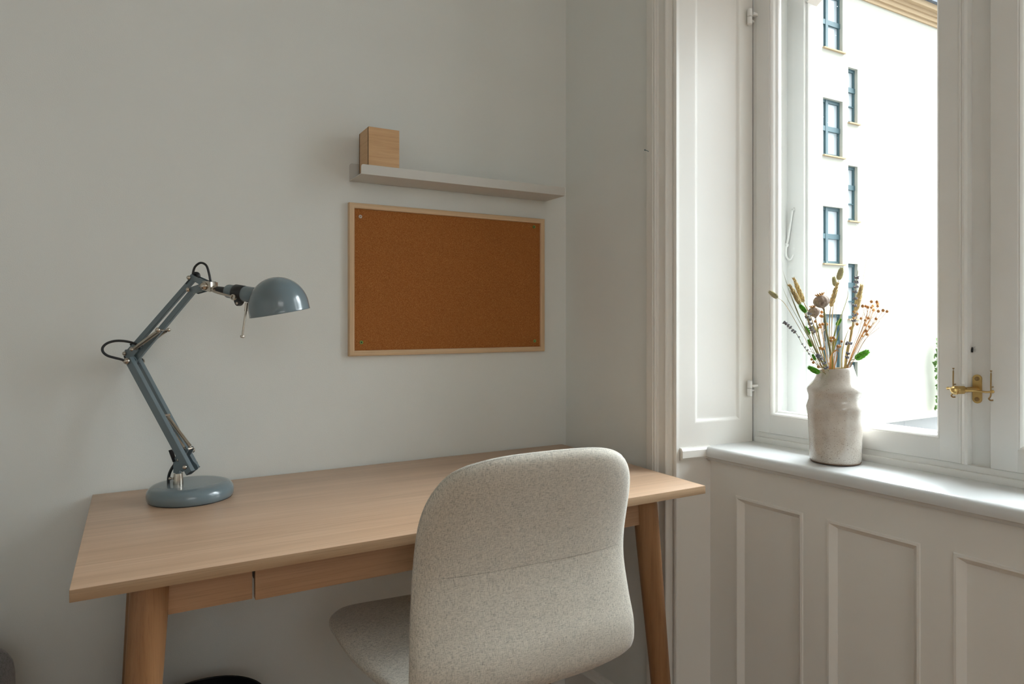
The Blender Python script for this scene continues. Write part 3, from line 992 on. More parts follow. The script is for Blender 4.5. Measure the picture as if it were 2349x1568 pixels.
# base centre in lamp axes
bc = Vector((-1.0420 + 1.066, -0.1332 + 0.1334, 0))
bcl = Matrix.Rotation(-LROT, 3, 'Z') @ bc
bm = B()
revolve(bm, (bcl.x, bcl.y, 0.002), (0, 0, 1), [(0, 0), (0, 0.0822), (0.003, 0.0838), (0.010, 0.0845), (0.017, 0.0835), (0.0225, 0.0805), (0.0265, 0.0755), (0.0285, 0.069), (0.0292, 0.060), (0.0294, 0.03), (0.0294, 0)], 72)
lb_ = obj('base', bm, M['lamp'], lp, 40)
bm = B(); revolve(bm, (bcl.x, bcl.y, 0), (0, 0, 1), [(0, 0), (0, 0.0815), (0.003, 0.0815), (0.003, 0)], 64); obj('base_pad', bm, M['black'], lb_, 40)
# socket
bm = B()
revolve(bm, V(0, 0, 0.768), (0, 0, 1), [(0, 0.0), (0, 0.0098), (0.003, 0.0102), (0.020, 0.0092), (0.0262, 0.0084), (0.0262, 0.0)], 28)
cyl(bm, V(-0.006, -0.005, 0.784), V(-0.0115, -0.009, 0.784), 0.0018, seg=12); ball(bm, V(-0.0120, -0.0095, 0.784), 0.0034, (1, 1, 1))
obj('socket', bm, M['chrome'], lp, 40)
# lower bracket: two plates and a stem
bm = B()
cyl(bm, V(0, 0, 0.790), V(0.0005, 0, 0.806), 0.0055, seg=16)
for w in (-0.0085, 0.0065):
    poly = [(-0.0048, 0.7963), (0.0056, 0.7956), (0.0096, 0.8024), (0.0400, 0.8015), (0.0450, 0.8065), (0.0420, 0.8130), (0.0320, 0.8205), (0.0241, 0.8316), (0.0337, 0.8461), (0.0293, 0.8514), (0.016, 0.8411), (-0.0, 0.83), (-0.0048, 0.8203)]
    extrude_poly(bm, [(x, z - Z) for x, z in poly], (0, 1, 0), 0.002, (0, w, 0))
obj('lower_bracket', bm, M['lamp'], lp, 30)
# lower arm: near and far bar, staggered like the photo shows
for p0, p1, w in (((-0.1097, 1.0274), (0.043, 0.8085), -0.0170), ((-0.1336, 1.0323), (0.0208, 0.8073), 0.0200)):
    bm = B()
    a0, a1 = V(p0[0], w, p0[1]), V(p1[0], w, p1[1])
    d = (a1 - a0).normalized()
    s = YY.cross(d).normalized()
    if s.x < 0: s = -s
    a0 -= d * 0.006; a1 += d * 0.008
    # open channel: web towards the light, two flanges
    beam(bm, a0 + s * 0.0075, a1 + s * 0.0075, 0.0016, 0.0100, YY, 0.0004)
    beam(bm, a0 + YY * 0.0044, a1 + YY * 0.0044, 0.0165, 0.0016, YY, 0.0004)
    beam(bm, a0 - YY * 0.0044, a1 - YY * 0.0044, 0.0165, 0.0016, YY, 0.0004)
    o = obj('lower_arm', bm, M['lamp'], lp, 30)
    bm = B(); beam(bm, a1 + d * 0.0002 + s * 0.001, a1 + d * 0.0014 + s * 0.001, 0.0145, 0.0125, YY, 0.0003); obj('end_cap', bm, M['black'], o, 30)
# elbow bracket plates
for w, dx in ((-0.0100, 0.0), (0.0090, -0.0115)):
    bm = B()
    poly = [(-0.1352, 1.0451), (-0.1318, 1.0518), (-0.1273, 1.0522), (-0.1053, 1.0602), (-0.098, 1.0572), (-0.0977, 1.0494), (-0.1087, 1.0388), (-0.1015, 1.0308), (-0.1023, 1.0221), (-0.1106, 1.0188), (-0.1167, 1.0223), (-0.1303, 1.0362)]
    extrude_poly(bm, [(x + dx, z - Z) for x, z in poly], (0, 1, 0), 0.002, (0, w, 0))
    obj('elbow_bracket', bm, M['lamp'], lp, 30)
# upper arm: two parallel bars
for (h0, z0), (h1, z1) in (((-0.1341, 1.0431), (0.0415, 1.203)), ((-0.1224, 1.0215), (0.0415, 1.1785))):
    bm = B()
    a0, a1 = V(h0, 0, z0), V(h1, 0, z1)
    d = (a1 - a0).normalized()
    a0 -= d * 0.004; a1 += d * 0.004
    beam(bm, a0, a1, 0.0125, 0.0070, YY, 0.0008)
    obj('upper_arm', bm, M['lamp'], lp, 30)
# springs
def spring(p0, p1, r, cn, name='spring'):
    bm = B()
    p0, p1 = Vector(p0), Vector(p1)
    d = (p1 - p0); L = d.length; d.normalize()
    prof = []
    n = 70
    t0, t1 = 0.004, L - 0.004
    for i in range(n + 1):
        t = t0 + (t1 - t0) * i / n
        prof.append((t, r - (0.00035 if i % 2 else 0)))
    prof = [(t0, 0)] + prof + [(t1, 0)]
    revolve(bm, p0, d, prof, 16)
    tube(bm, [p0 - d * 0.001, p0 + d * 0.005], 0.0012, 8, 2); tube(bm, [p1 + d * 0.001, p1 - d * 0.005], 0.0012, 8, 2)
    return obj(name, bm, M['spring'], lp, 50)
spring(V(-0.1026, -0.0155, 1.0534), V(-0.032, -0.0155, 1.0946), 0.0044, 0)
spring(V(-0.1144, 0.0165, 1.0545), V(-0.0463, 0.0165, 1.0942), 0.0044, 0)
spring(V(-0.0403, -0.0045, 0.9093), V(0.0224, -0.0045, 0.8462), 0.0037, 0)
spring(V(-0.0354, 0.006, 0.912), V(0.0276, 0.006, 0.8485), 0.0037, 0)
# spring anchors and screws
def screw(h, w, z, r, dirn, slot=False, nm='screw'):
    bm = B()
    c0 = V(h, w, z)
    revolve(bm, c0, (0, dirn, 0), [(0, 0), (0, r * 0.98), (r * 0.25, r), (r * 0.75, r * 0.72), (r * 0.95, r * 0.35), (r, 0)], 20)
    if slot:
        box(bm, c0.x - r * 0.92, c0.x + r * 0.92, min(c0.y, c0.y + dirn * r * 0.9), max(c0.y, c0.y + dirn * r * 0.9) + 0.0002, c0.z - 0.0006, c0.z + 0.0006)
    return obj(nm, bm, M['chrome'], lp, 40)
screw(-0.1121, -0.0232, 1.0283, 0.0072, -1, True)
screw(-0.1252, 0.0262, 1.0251, 0.0066, 1)
screw(-0.1312, -0.0115, 1.0435, 0.0048, -1)
screw(0.0392, -0.0232, 0.8138, 0.0048, -1)
screw(0.0124, -0.011, 0.8257, 0.0044, -1)
screw(0.0207, 0.0262, 0.8114, 0.0042, 1)
screw(-0.0334, -0.02, 1.0946, 0.0054, -1)
screw(-0.1029, -0.02, 1.0536, 0.0044, -1)
screw(0.0381, -0.0115, 1.2027, 0.0046, -1)
screw(0.0365, -0.0115, 1.178, 0.0046, -1)
bm = B(); cyl(bm, V(-0.0327, -0.02, 1.0946), V(-0.0456, 0.0205, 1.0942), 0.0017, seg=10); ball(bm, V(-0.0456, 0.0205, 1.0942), 0.0045)
obj('spring_pin', bm, M['chrome'], lp, 40)
bm = B(); cyl(bm, V(-0.0436, -0.0105, 0.9119), V(-0.0329, 0.0115, 0.9134), 0.0030, seg=12)
obj('spring_pin', bm, M['chrome'], lp, 40)
bm = B()
cyl(bm, V(0.0234, -0.008, 0.8456), V(0.0295, 0.01, 0.8474), 0.0030, seg=12)
tube(bm, [V(0.0278, 0.0075, 0.8465), V(0.0335, 0.0075, 0.8467), V(0.0343, 0.0075, 0.8411), V(0.0311, 0.0075, 0.8388)], 0.0013, 8, 4)
tube(bm, [V(0.0246, -0.006, 0.8456), V(0.027, -0.006, 0.8419), V(0.0262, -0.006, 0.8369)], 0.0013, 8, 4)
obj('spring_pin', bm, M['chrome'], lp, 40)
# head bracket (V-shaped)
bm = B()
for w in (-0.0085, 0.0065):
    poly = [(0.037, 1.2067), (0.041, 1.2103), (0.0467, 1.2069), (0.082, 1.1938), (0.0853, 1.1842), (0.0795, 1.1745), (0.0696, 1.1749), (0.0451, 1.1695), (0.0366, 1.1724), (0.0354, 1.1795), (0.0402, 1.1836), (0.0606, 1.1889), (0.0484, 1.1953), (0.0378, 1.2002)]
    extrude_poly(bm, [(x, z - Z) for x, z in poly], (0, 1, 0), 0.002, (0, w, 0))
obj('head_bracket', bm, M['lamp'], lp, 30)
bm = B()
for w in (-0.0105, 0.0085):
    extrude_poly(bm, [(x, z - Z) for x, z in [(0.0696, 1.1774), (0.0894, 1.1726), (0.0919, 1.1741), (0.0911, 1.1925), (0.0869, 1.1949), (0.0713, 1.1947)]], (0, 1, 0), 0.0018, (0, w, 0))
box(bm, 0.0900, 0.0919, -0.0105, 0.0103, 1.1735 - Z, 1.1935 - Z, 0.0005)
cyl(bm, V(0.0919, 0.0, 1.1828), V(0.099, 0.0, 1.1814), 0.0030, seg=12); ball(bm, V(0.0948, 0.0, 1.1823), 0.0042)
obj('yoke', bm, M['chrome'], lp, 40)
screw(0.0758, -0.0108, 1.1846, 0.0080, -1, True)
# fork rods
bm = B()
tube(bm, [V(0.0969, 0.0, 1.1813), V(0.097, -0.01, 1.1803), V(0.1011, -0.0165, 1.1763), V(0.1123, -0.0185, 1.1714), V(0.1526, -0.019, 1.162)], 0.0024, 10, 6)
tube(bm, [V(0.0969, 0.0, 1.1813), V(0.1009, 0.01, 1.1808), V(0.1077, 0.0165, 1.1773), V(0.1198, 0.0185, 1.1744), V(0.1546, 0.019, 1.1656)], 0.0024, 10, 6)
revolve(bm, V(0.1548, -0.0165, 1.161), (0, -1, 0), [(0, 0.0), (0, 0.0062), (0.0035, 0.0064), (0.0050, 0.0058), (0.0050, 0.0040), (0.0030, 0.0036), (0.0030, 0)], 20)
obj('fork', bm, M['chrome'], lp, 40)
# lamp holder: axis runs slightly down to the right
ax = (V(0.1489, 0.0, 1.171) - V(0.108, 0.0, 1.1771)).normalized()
A0 = V(0.1035, 0.0, 1.1777)
bm = B(); revolve(bm, A0, ax, [(t_ * 0.925, r_) for t_, r_ in [(-0.006, 0), (-0.006, 0.0050), (-0.002, 0.0066), (0.022, 0.0078), (0.026, 0.0078), (0.026, 0)]], 24); obj('holder_cap', bm, M['black'], lp, 40)
bm = B(); revolve(bm, A0, ax, [(t_ * 0.925, r_) for t_, r_ in [(0.0220, 0), (0.0223, 0.0120), (0.0245, 0.0135), (0.028, 0.0142), (0.055, 0.0145), (0.055, 0)]], 32); obj('holder', bm, M['lamp'], lp, 40)
bm = B(); revolve(bm, A0, ax, [(t_ * 0.925, r_) for t_, r_ in [(0.0435, 0.012), (0.0435, 0.0156), (0.0450, 0.0166), (0.0670, 0.0166), (0.0685, 0.0158), (0.0685, 0.012)]], 32)
lug = A0 + ax * 0.0523
sd = YY.cross(ax).normalized()
if sd.z > 0: sd = -sd
t = B()
extrude_poly(t, [(-0.011, 0.012), (0.010, 0.012), (0.0080, 0.0195), (0.0045, 0.0245), (0.0, 0.0265), (-0.004, 0.0245), (-0.0075, 0.0195)], (0, 1, 0), 0.010, tuple(lug - YY * 0.005), tuple(ax), tuple(sd))
merge(bm, t)
cl = obj('collar', bm, M['black'], lp, 40)
bm = B(); revolve(bm, lug + sd * 0.0212 - YY * 0.0048, (0, -1, 0), [(0, 0), (0, 0.0030), (0.001, 0.0028), (0.0014, 0.0015), (0.0004, 0.0)], 12); obj('screw', bm, M['chrome'], cl, 40)
bm = B(); revolve(bm, A0, ax, [(t_ * 0.925, r_) for t_, r_ in [(0.066, 0), (0.0665, 0.0140), (0.0690, 0.0156), (0.0720, 0.0161), (0.0900, 0.0163), (0.1020, 0.0168), (0.1080, 0.010)]], 32); obj('neck', bm, M['lamp'], lp, 40)
# shade: dome with a rim, tilted
tilt = R(9.5)
rc = V(0.2508, 0.0, 1.1292)
sa = Vector((-0.1228, -0.1431, 1.0)).normalized()
bm = B()
rs = 0.0578
dome = []
for i in range(0, 19):
    a = i / 18 * PI / 2
    dome.append((0.0110 + 0.0610 * math.sin(a), rs * math.cos(a)))
outer = [(0.0, rs * 1.004), (0.0006, rs * 1.012), (0.0016, rs * 1.004), (0.0045, rs * 1.0)] + dome
inner = [(0.0112 + 0.0595 * math.sin(i / 14 * PI / 2), (rs - 0.0012) * math.cos(i / 14 * PI / 2)) for i in range(14, -1, -1)] + [(0.0, rs - 0.0012)]
revolve(bm, rc, sa, outer + inner[1:] + [outer[0]], 72)
bmesh.ops.remove_doubles(bm, verts=bm.verts[:], dist=1e-6)
sh_ = obj('lamp_shade', bm, M['lamp'], lp, 50)
sh_['label'] = 'glossy blue grey dome shade'
M['bulb'] = plain('opal_glass', (0.75, 0.75, 0.72), 0.3)
bm = B(); ball(bm, rc + sa * 0.026, 0.018, (1, 1, 1), 20); cyl(bm, rc + sa * 0.024, rc + sa * 0.024 - ax * 0.045, 0.011, seg=20); obj('bulb', bm, M['bulb'], sh_, 40)
# switch rod under the neck
bm = B()
cyl(bm, V(0.1728, -0.002, 1.1500), V(0.1711, -0.002, 1.1331), 0.0030, seg=8)
cyl(bm, V(0.1714, -0.002, 1.1352), V(0.166, -0.006, 1.0839), 0.0021, seg=12)
revolve(bm, V(0.1662, -0.006, 1.0852), (-0.06, 0, -1), [(0, 0), (0.0004, 0.0038), (0.002, 0.0044), (0.0045, 0.0044), (0.0058, 0.0030), (0.006, 0)], 16)
obj('handle_rod', bm, M['chrome'], lp, 40)
# cord: base, elbow loop, head loop
cd = B(); tube(cd, [V(-0.0274, 0.002, 0.7685), V(-0.0274, 0.002, 0.781), V(-0.0243, 0.002, 0.7927), V(-0.0172, 0.001, 0.8035), V(-0.0080, -0.001, 0.8145), V(-0.0086, -0.003, 0.8260), V(-0.0126, -0.004, 0.8407)], 0.0031, 10, 6); obj('power_cord', cd, M['black'], lp, 40)
elb = [(-0.0990, 0.004, 1.0590), (-0.1060, 0.000, 1.0620), (-0.1150, -0.012, 1.0680), (-0.1204, -0.028, 1.0713), (-0.1314, -0.0373, 1.071), (-0.1386, -0.0477, 1.0667), (-0.1427, -0.0545, 1.0587), (-0.1421, -0.055, 1.0496), (-0.1357, -0.0503, 1.0413), (-0.1257, -0.0424, 1.0365), (-0.1167, -0.032, 1.0321), (-0.1143, -0.02, 1.0262)]
cd = B(); tube(cd, [V(*q) for q in elb], 0.0026, 10, 6); obj('power_cord', cd, M['black'], lp, 40)
cd = B(); tube(cd, [V(h, 0.001, z) for h, z in [(0.0321, 1.1935), (0.0366, 1.2042), (0.0371, 1.2138), (0.0427, 1.2265), (0.0565, 1.2339), (0.0709, 1.2279), (0.0783, 1.2095), (0.082, 1.1944), (0.0898, 1.1843), (0.1027, 1.1783)]], 0.0024, 10, 6); obj('power_cord', cd, M['black'], lp, 40)
cd = B(); beam(cd, V(0.0000, -0.010, 0.8200), V(-0.0110, -0.010, 0.8440), 0.0022, 0.009, YY, 0.0004); obj('cord_clip', cd, M['black'], lp, 40)
cd = B(); beam(cd, V(-0.1182, 0.0, 1.0672), V(-0.1243, 0.0, 1.0614), 0.0040, 0.010, YY, 0.0006); obj('cord_clip', cd, M['black'], lp, 40)
cd = B(); beam(cd, V(0.0354, 0.0, 1.2021), V(0.0232, 0.0, 1.1904), 0.0026, 0.009, YY, 0.0004); obj('cord_clip', cd, M['black'], lp, 40)
cd = B(); beam(cd, V(-0.1389, -0.002, 1.0383), V(-0.1314, -0.002, 1.0197), 0.0030, 0.009, YY, 0.0004); obj('cord_clip', cd, M['black'], lp, 40)
cd = B(); tube(cd, [V(0.0374, 0.002, 1.2077), V(0.0422, 0.002, 1.2119), V(0.0487, 0.002, 1.2105), V(0.0504, 0.002, 1.2049)], 0.0040, 10, 5); obj('power_cord', cd, M['black'], lp, 40)

# ================================================================== CHAIR
CH_ROT = R(-1.74)
ch = empty('desk_chair', (-0.5339, -0.6844, 0), CH_ROT, 'beige melange upholstered desk chair with piped edges pushed under the desk', 'chair')
# centre profile (forward, height, half width) from the front edge of the seat to the top of the back
prof_c = [(0.4115, 0.4818, 0.2806), (0.3659, 0.4930, 0.2833), (0.2819, 0.4898, 0.2810), (0.1860, 0.4786, 0.2670), (0.0951, 0.4716, 0.2430), (0.0310, 0.4715, 0.2290), (-0.0058, 0.4916, 0.2265), (-0.0126, 0.5396, 0.2245), (-0.0009, 0.5985, 0.2200), (0.0065, 0.6707, 0.2138), (-0.0051, 0.7436, 0.2117), (-0.0325, 0.8213, 0.2140), (-0.0681, 0.8939, 0.2204)]
PC = spline([Vector((f, z, w)) for f, z, w in prof_c], 8)
acc = [0.0]
for a_, b_ in zip(PC, PC[1:]):
    acc.append(acc[-1] + math.hypot(b_.x - a_.x, b_.y - a_.y))
TL = acc[-1]
def centre(t):
    s = max(0.0, min(1.0, t)) * TL
    i = 0
    while i < len(acc) - 2 and acc[i + 1] < s: i += 1
    k_ = (s - acc[i]) / max(1e-9, acc[i + 1] - acc[i])
    return PC[i].lerp(PC[i + 1], k_)
NU, NV = 56, 120
def shell_point(a, b):
    """a across -1..1, b along -1 (seat front) .. 1 (top)"""
    n, b0 = (3.0, 0.544) if b > 0 else (3.2, 0.70)
    be = max(0.0, (abs(b) - b0) / (1 - b0))
    aa = a * (1 - be ** n / 2) ** (1 / n)
    bb = b if be == 0 else math.copysign(b0 + (1 - b0) * be * (1 - abs(a) ** n / 2) ** (1 / n), b)
    c_ = centre((bb + 1) / 2)
    t = (bb + 1) / 2
    x = aa * c_.z
    # tangent for the dish direction
    c2 = centre(min(1, t + 0.01)); c1 = centre(max(0, t - 0.01))
    tx, tz = c2.x - c1.x, c2.y - c1.y
    l = math.hypot(tx, tz)
    nx, nz = (tz / l, -tx / l)         # points up/forward side
    if nz < 0 and t < 0.4: pass
    # front side normal: on the seat it points up, on the back it points forwards
    nx, nz = (tz / l, -tx / l)
    if t < 0.3 and nz < 0: nx, nz = -nx, -nz
    if t > 0.7 and nx < 0: nx, nz = -nx, -nz
    dish = 0.010 * abs(aa) ** 2.6
    return Vector((x, c_.x, c_.y)), dish
def side_normal(P, i, j):
    a = P[min(i + 1, NU)][j] - P[max(i - 1, 0)][j]
    b = P[i][min(j + 1, NV)] - P[i][max(j - 1, 0)]
    return a.cross(b).normalized()
grid = [[shell_point(-1 + 2 * i / NU, -1 + 2 * j / NV)[0] for j in range(NV + 1)] for i in range(NU + 1)]
nrm = [[side_normal(grid, i, j) for j in range(NV + 1)] for i in range(NU + 1)]
# the front side: up on the seat
if nrm[NU // 2][10].z < 0:
    nrm = [[-v for v in r_] for r_ in nrm]
for i in range(NU + 1):
    for j in range(NV + 1):
        a = -1 + 2 * i / NU
        grid[i][j] = grid[i][j] + nrm[i][j] * 0.012 * abs(a) ** 2.6
def edge_fall(a, b, p=5, q=14):
    return (max(0.0, 1 - abs(a) ** p) ** 0.5) * (max(0.0, 1 - abs(b) ** q) ** 0.5)
seam_t = min((abs(centre(q_ / 400).y - 0.690), q_ / 200 - 1) for q_ in range(240, 400))[1]                             # stitched seam across the back, in b
def layer(sign, name):
    bm = B()
    vv = []
    for i in range(NU + 1):
        row = []
        for j in range(NV + 1):
            a, b = -1 + 2 * i / NU, -1 + 2 * j / NV
            th = 0.0035 + (0.0150 if sign > 0 else 0.0150) * edge_fall(a, b)
            if sign < 0:
                th -= 0.0010 * math.exp(-((b - seam_t) / 0.010) ** 2) * (1 - a ** 8)
            th += 0.0006 * mnoise.noise(Vector((a * 3, b * 5, sign * 3.3)))
            row.append(bm.verts.new(grid[i][j] + nrm[i][j] * th * sign))
        vv.append(row)
    for i in range(NU):
        for j in range(NV):
            q = (vv[i][j], vv[i + 1][j], vv[i + 1][j + 1], vv[i][j + 1])
            bm.faces.new(q if sign > 0 else q[::-1])
    # close down to the mid surface at the border
    ring = [(i, 0) for i in range(NU)] + [(NU, j) for j in range(NV)] + [(i, NV) for i in range(NU, 0, -1)] + [(0, j) for j in range(NV, 0, -1)]
    inner = {}
    for i, j in ring:
        inner[(i, j)] = bm.verts.new(grid[i][j])
    for k_ in range(len(ring)):
        p, q = ring[k_], ring[(k_ + 1) % len(ring)]
        f = (vv[p[0]][p[1]], vv[q[0]][q[1]], inner[q], inner[p])
        bm.faces.new(f[::-1] if sign > 0 else f)
    return obj(name, bm, M['fabric'], ch, 60), ring
cush, ring = layer(1, 'seat_cushion')
back, _ = layer(-1, 'back_cover')
back['label'] = 'curved rear cover with a stitched seam across'
bm = B()
loop = [grid[i][j] for i, j in ring]
# outward direction, so the cord sits just outside the edge
cx_ = sum(loop, Vector()) / len(loop)
n_ = len(loop)
prev = None
rings_ = []
for k_ in range(n_):
    p = loop[k_]; d = (loop[(k_ + 1) % n_] - loop[k_ - 1]).normalized()
    i, j = ring[k_]
    nn = nrm[i][j]
    o_ = d.cross(nn).normalized()
    rings_.append([bm.verts.new(p + o_ * 0.0030 + (o_ * math.cos(2 * PI * q / 8) + nn * math.sin(2 * PI * q / 8)) * 0.0038) for q in range(8)])
for k_ in range(n_):
    u, w = rings_[k_], rings_[(k_ + 1) % n_]
    for q in range(8):
        bm.faces.new((u[q], u[(q + 1) % 8], w[(q + 1) % 8], w[q]))
obj('piping', bm, M['piping'], ch, 70)
# fine seam thread across the back
bm = B()
jj = int(round((seam_t + 1) / 2 * NV))
for i in range(3, NU - 3):
    for h_ in (0, 1):
        p = grid[i][jj].lerp(grid[i + 1][jj], h_ * 0.5); q = grid[i][jj].lerp(grid[i + 1][jj], h_ * 0.5 + 0.32)
        th = (0.0035 + 0.0150 * edge_fall(-1 + 2 * i / NU, seam_t) - 0.0006)
        tube(bm, [p - nrm[i][jj] * th, q - nrm[i][jj] * th], 0.0004, 5, 1)
M['thread'] = plain('dark_thread', (0.20, 0.19, 0.17), 0.8)
obj('stitching', bm, M['thread'], back, 0)
# under-frame
M['metal_w'] = plain('white_powder_coat', (0.6, 0.59, 0.57), 0.4)
bm = B()
cyl(bm, (0, 0.17, 0.10), (0, 0.17, 0.44), 0.018, seg=24); cyl(bm, (0, 0.17, 0.10), (0, 0.17, 0.24), 0.026, seg=24)
obj('column', bm, M['metal_w'], ch, 40)
bm = B(); box(bm, -0.09, 0.09, 0.07, 0.27, 0.435, 0.458, 0.006); obj('seat_plate', bm, M['metal_w'], ch, 40)
for k_ in range(5):
    a = 2 * PI * k_ / 5 + 0.3
    bm = B(); e_ = Vector((math.cos(a), math.sin(a), 0))
    c0 = Vector((0, 0.17, 0))
    beam(bm, c0 + e_ * 0.01 + Vector((0, 0, 0.11)), c0 + e_ * 0.25 + Vector((0, 0, 0.075)), 0.022, 0.035, Vector((-e_.y, e_.x, 0)), 0.004)
    lg = obj('leg', bm, M['metal_w'], ch, 40)
    bm = B(); s_ = Vector((-e_.y, e_.x, 0))
    for q in (-0.012, 0.012):
        cyl(bm, c0 + e_ * 0.235 + s_ * (q - 0.006) + Vector((0, 0, 0.0275)), c0 + e_ * 0.235 + s_ * (q + 0.006) + Vector((0, 0, 0.0275)), 0.0275, seg=20)
    cyl(bm, c0 + e_ * 0.245 + Vector((0, 0, 0.03)), c0 + e_ * 0.245 + Vector((0, 0, 0.075)), 0.006, seg=10)
    obj('castor', bm, M['black'], lg, 40)

# ================================================================== WASTE BIN, SOFA
wb = empty('waste_bin', (-1.020, -0.208, 0), 0, 'round black waste bin on the floor under the desk', 'bin')
bm = B(); revolve(bm, (0, 0, 0), (0, 0, 1), [(0, 0), (0, 0.092), (0.005, 0.095), (0.328, 0.1165), (0.328, 0.1145), (0.008, 0.093), (0.008, 0)], 56); obj('body', bm, M['bin'], wb, 40)
bm = B()
t = []
for k_ in range(57):
    a = 2 * PI * k_ / 56
    t.append((0.1160 * math.cos(a), 0.1160 * math.sin(a), 0.329))
tube(bm, t, 0.0022, 8, 1, caps=False); obj('rim', bm, M['bin'], wb, 40)

sf = empty('sofa', (-1.90, -0.45, 0), 0, 'dark grey fabric sofa whose rounded arm shows at the lower left edge', 'sofa')
bm = B(); box(bm, 0.36, 0.562, -0.42, 0.33, 0.05, 0.520, 0.055, 5); obj('arm', bm, M['sofa'], sf, 50)
bm = B(); box(bm, -1.20, 0.37, -0.40, 0.20, 0.05, 0.28, 0.03, 3); obj('seat_base', bm, M['sofa'], sf, 50)
bm = B(); box(bm, -1.19, 0.36, -0.42, 0.20, 0.275, 0.40, 0.04, 4); obj('seat_cushion', bm, M['sofa'], sf, 50)
bm = B(); box(bm, -1.20, 0.37, 0.17, 0.34, 0.05, 0.62, 0.05, 4); obj('backrest', bm, M['sofa'], sf, 50)
for x in (-1.1, 0.45):
    for y in (-0.35, 0.27):
        bm = B(); cyl(bm, (x, y, 0), (x, y, 0.06), 0.018, 0.022, 16); obj('leg', bm, M['oak_z'], sf, 40)

# ================================================================== VASE
VR = -PSI
vp = (0.2285, -0.7435, 0.7985)
vz = empty('vase', vp, VR, 'speckled off-white stoneware vase with ridged shoulders on the window sill', 'vase')
prof = [(0.0, 0.0), (0.0, 0.0505), (0.002, 0.0522), (0.008, 0.0538), (0.030, 0.0540), (0.062, 0.0552), (0.092, 0.0566), (0.104, 0.0576), (0.112, 0.0588), (0.1185, 0.0604), (0.1235, 0.0606), (0.1285, 0.0592), (0.134, 0.0570), (0.140, 0.0556), (0.146, 0.0556), (0.152, 0.0568), (0.1565, 0.0586), (0.1610, 0.0592), (0.1650, 0.0580), (0.170, 0.0545), (0.177, 0.0490), (0.184, 0.0440), (0.191, 0.0408), (0.198, 0.0384), (0.2035, 0.0366), (0.2070, 0.0358)]
bm = B()
NS = 96
full = prof + [(0.2085, 0.0345), (0.2070, 0.0330), (0.198, 0.0345), (0.184, 0.0400), (0.165, 0.052), (0.10, 0.051), (0.01, 0.048), (0.006, 0.0)]
rings = []
for z, r_ in full:
    if r_ == 0:
        rings.append([bm.verts.new((0, 0, z))]); continue
    row = []
    for i in range(NS):
        a = 2 * PI * i / NS
        wob = 1 + 0.004 * math.sin(2 * a + z * 12) + 0.002 * math.sin(3 * a + 1 - z * 20)
        zz = z
        if z > 0.16:
            k_ = (z - 0.16) / 0.048
            zz += k_ * (-0.0030 * math.cos(a - 2.6) + 0.0060 * math.exp(-((((a - 5.8 + PI) % (2 * PI)) - PI) / 0.35) ** 2))
        elif z > 0.03:
            zz += 0.0012 * math.sin(a + 1)
        row.append(bm.verts.new((r_ * wob * math.cos(a), r_ * wob * math.sin(a), zz)))
    rings.append(row)
for q, w in zip(rings, rings[1:]):
    for i in range(NS):
        j = (i + 1) % NS
        if len(q) == 1: bm.faces.new((q[0], w[j], w[i]))
        elif len(w) == 1: bm.faces.new((q[i], q[j], w[0]))
        else: bm.faces.new((q[i], q[j], w[j], w[i]))
obj('body', bm, M['glaze'], vz, 50)
bm = B(); revolve(bm, (0, 0, 0.0), (0, 0, 1), [(0, 0), (0, 0.0515), (0.0025, 0.0530), (0.0025, 0)], 64); obj('foot', bm, M['clay'], vz, 40)

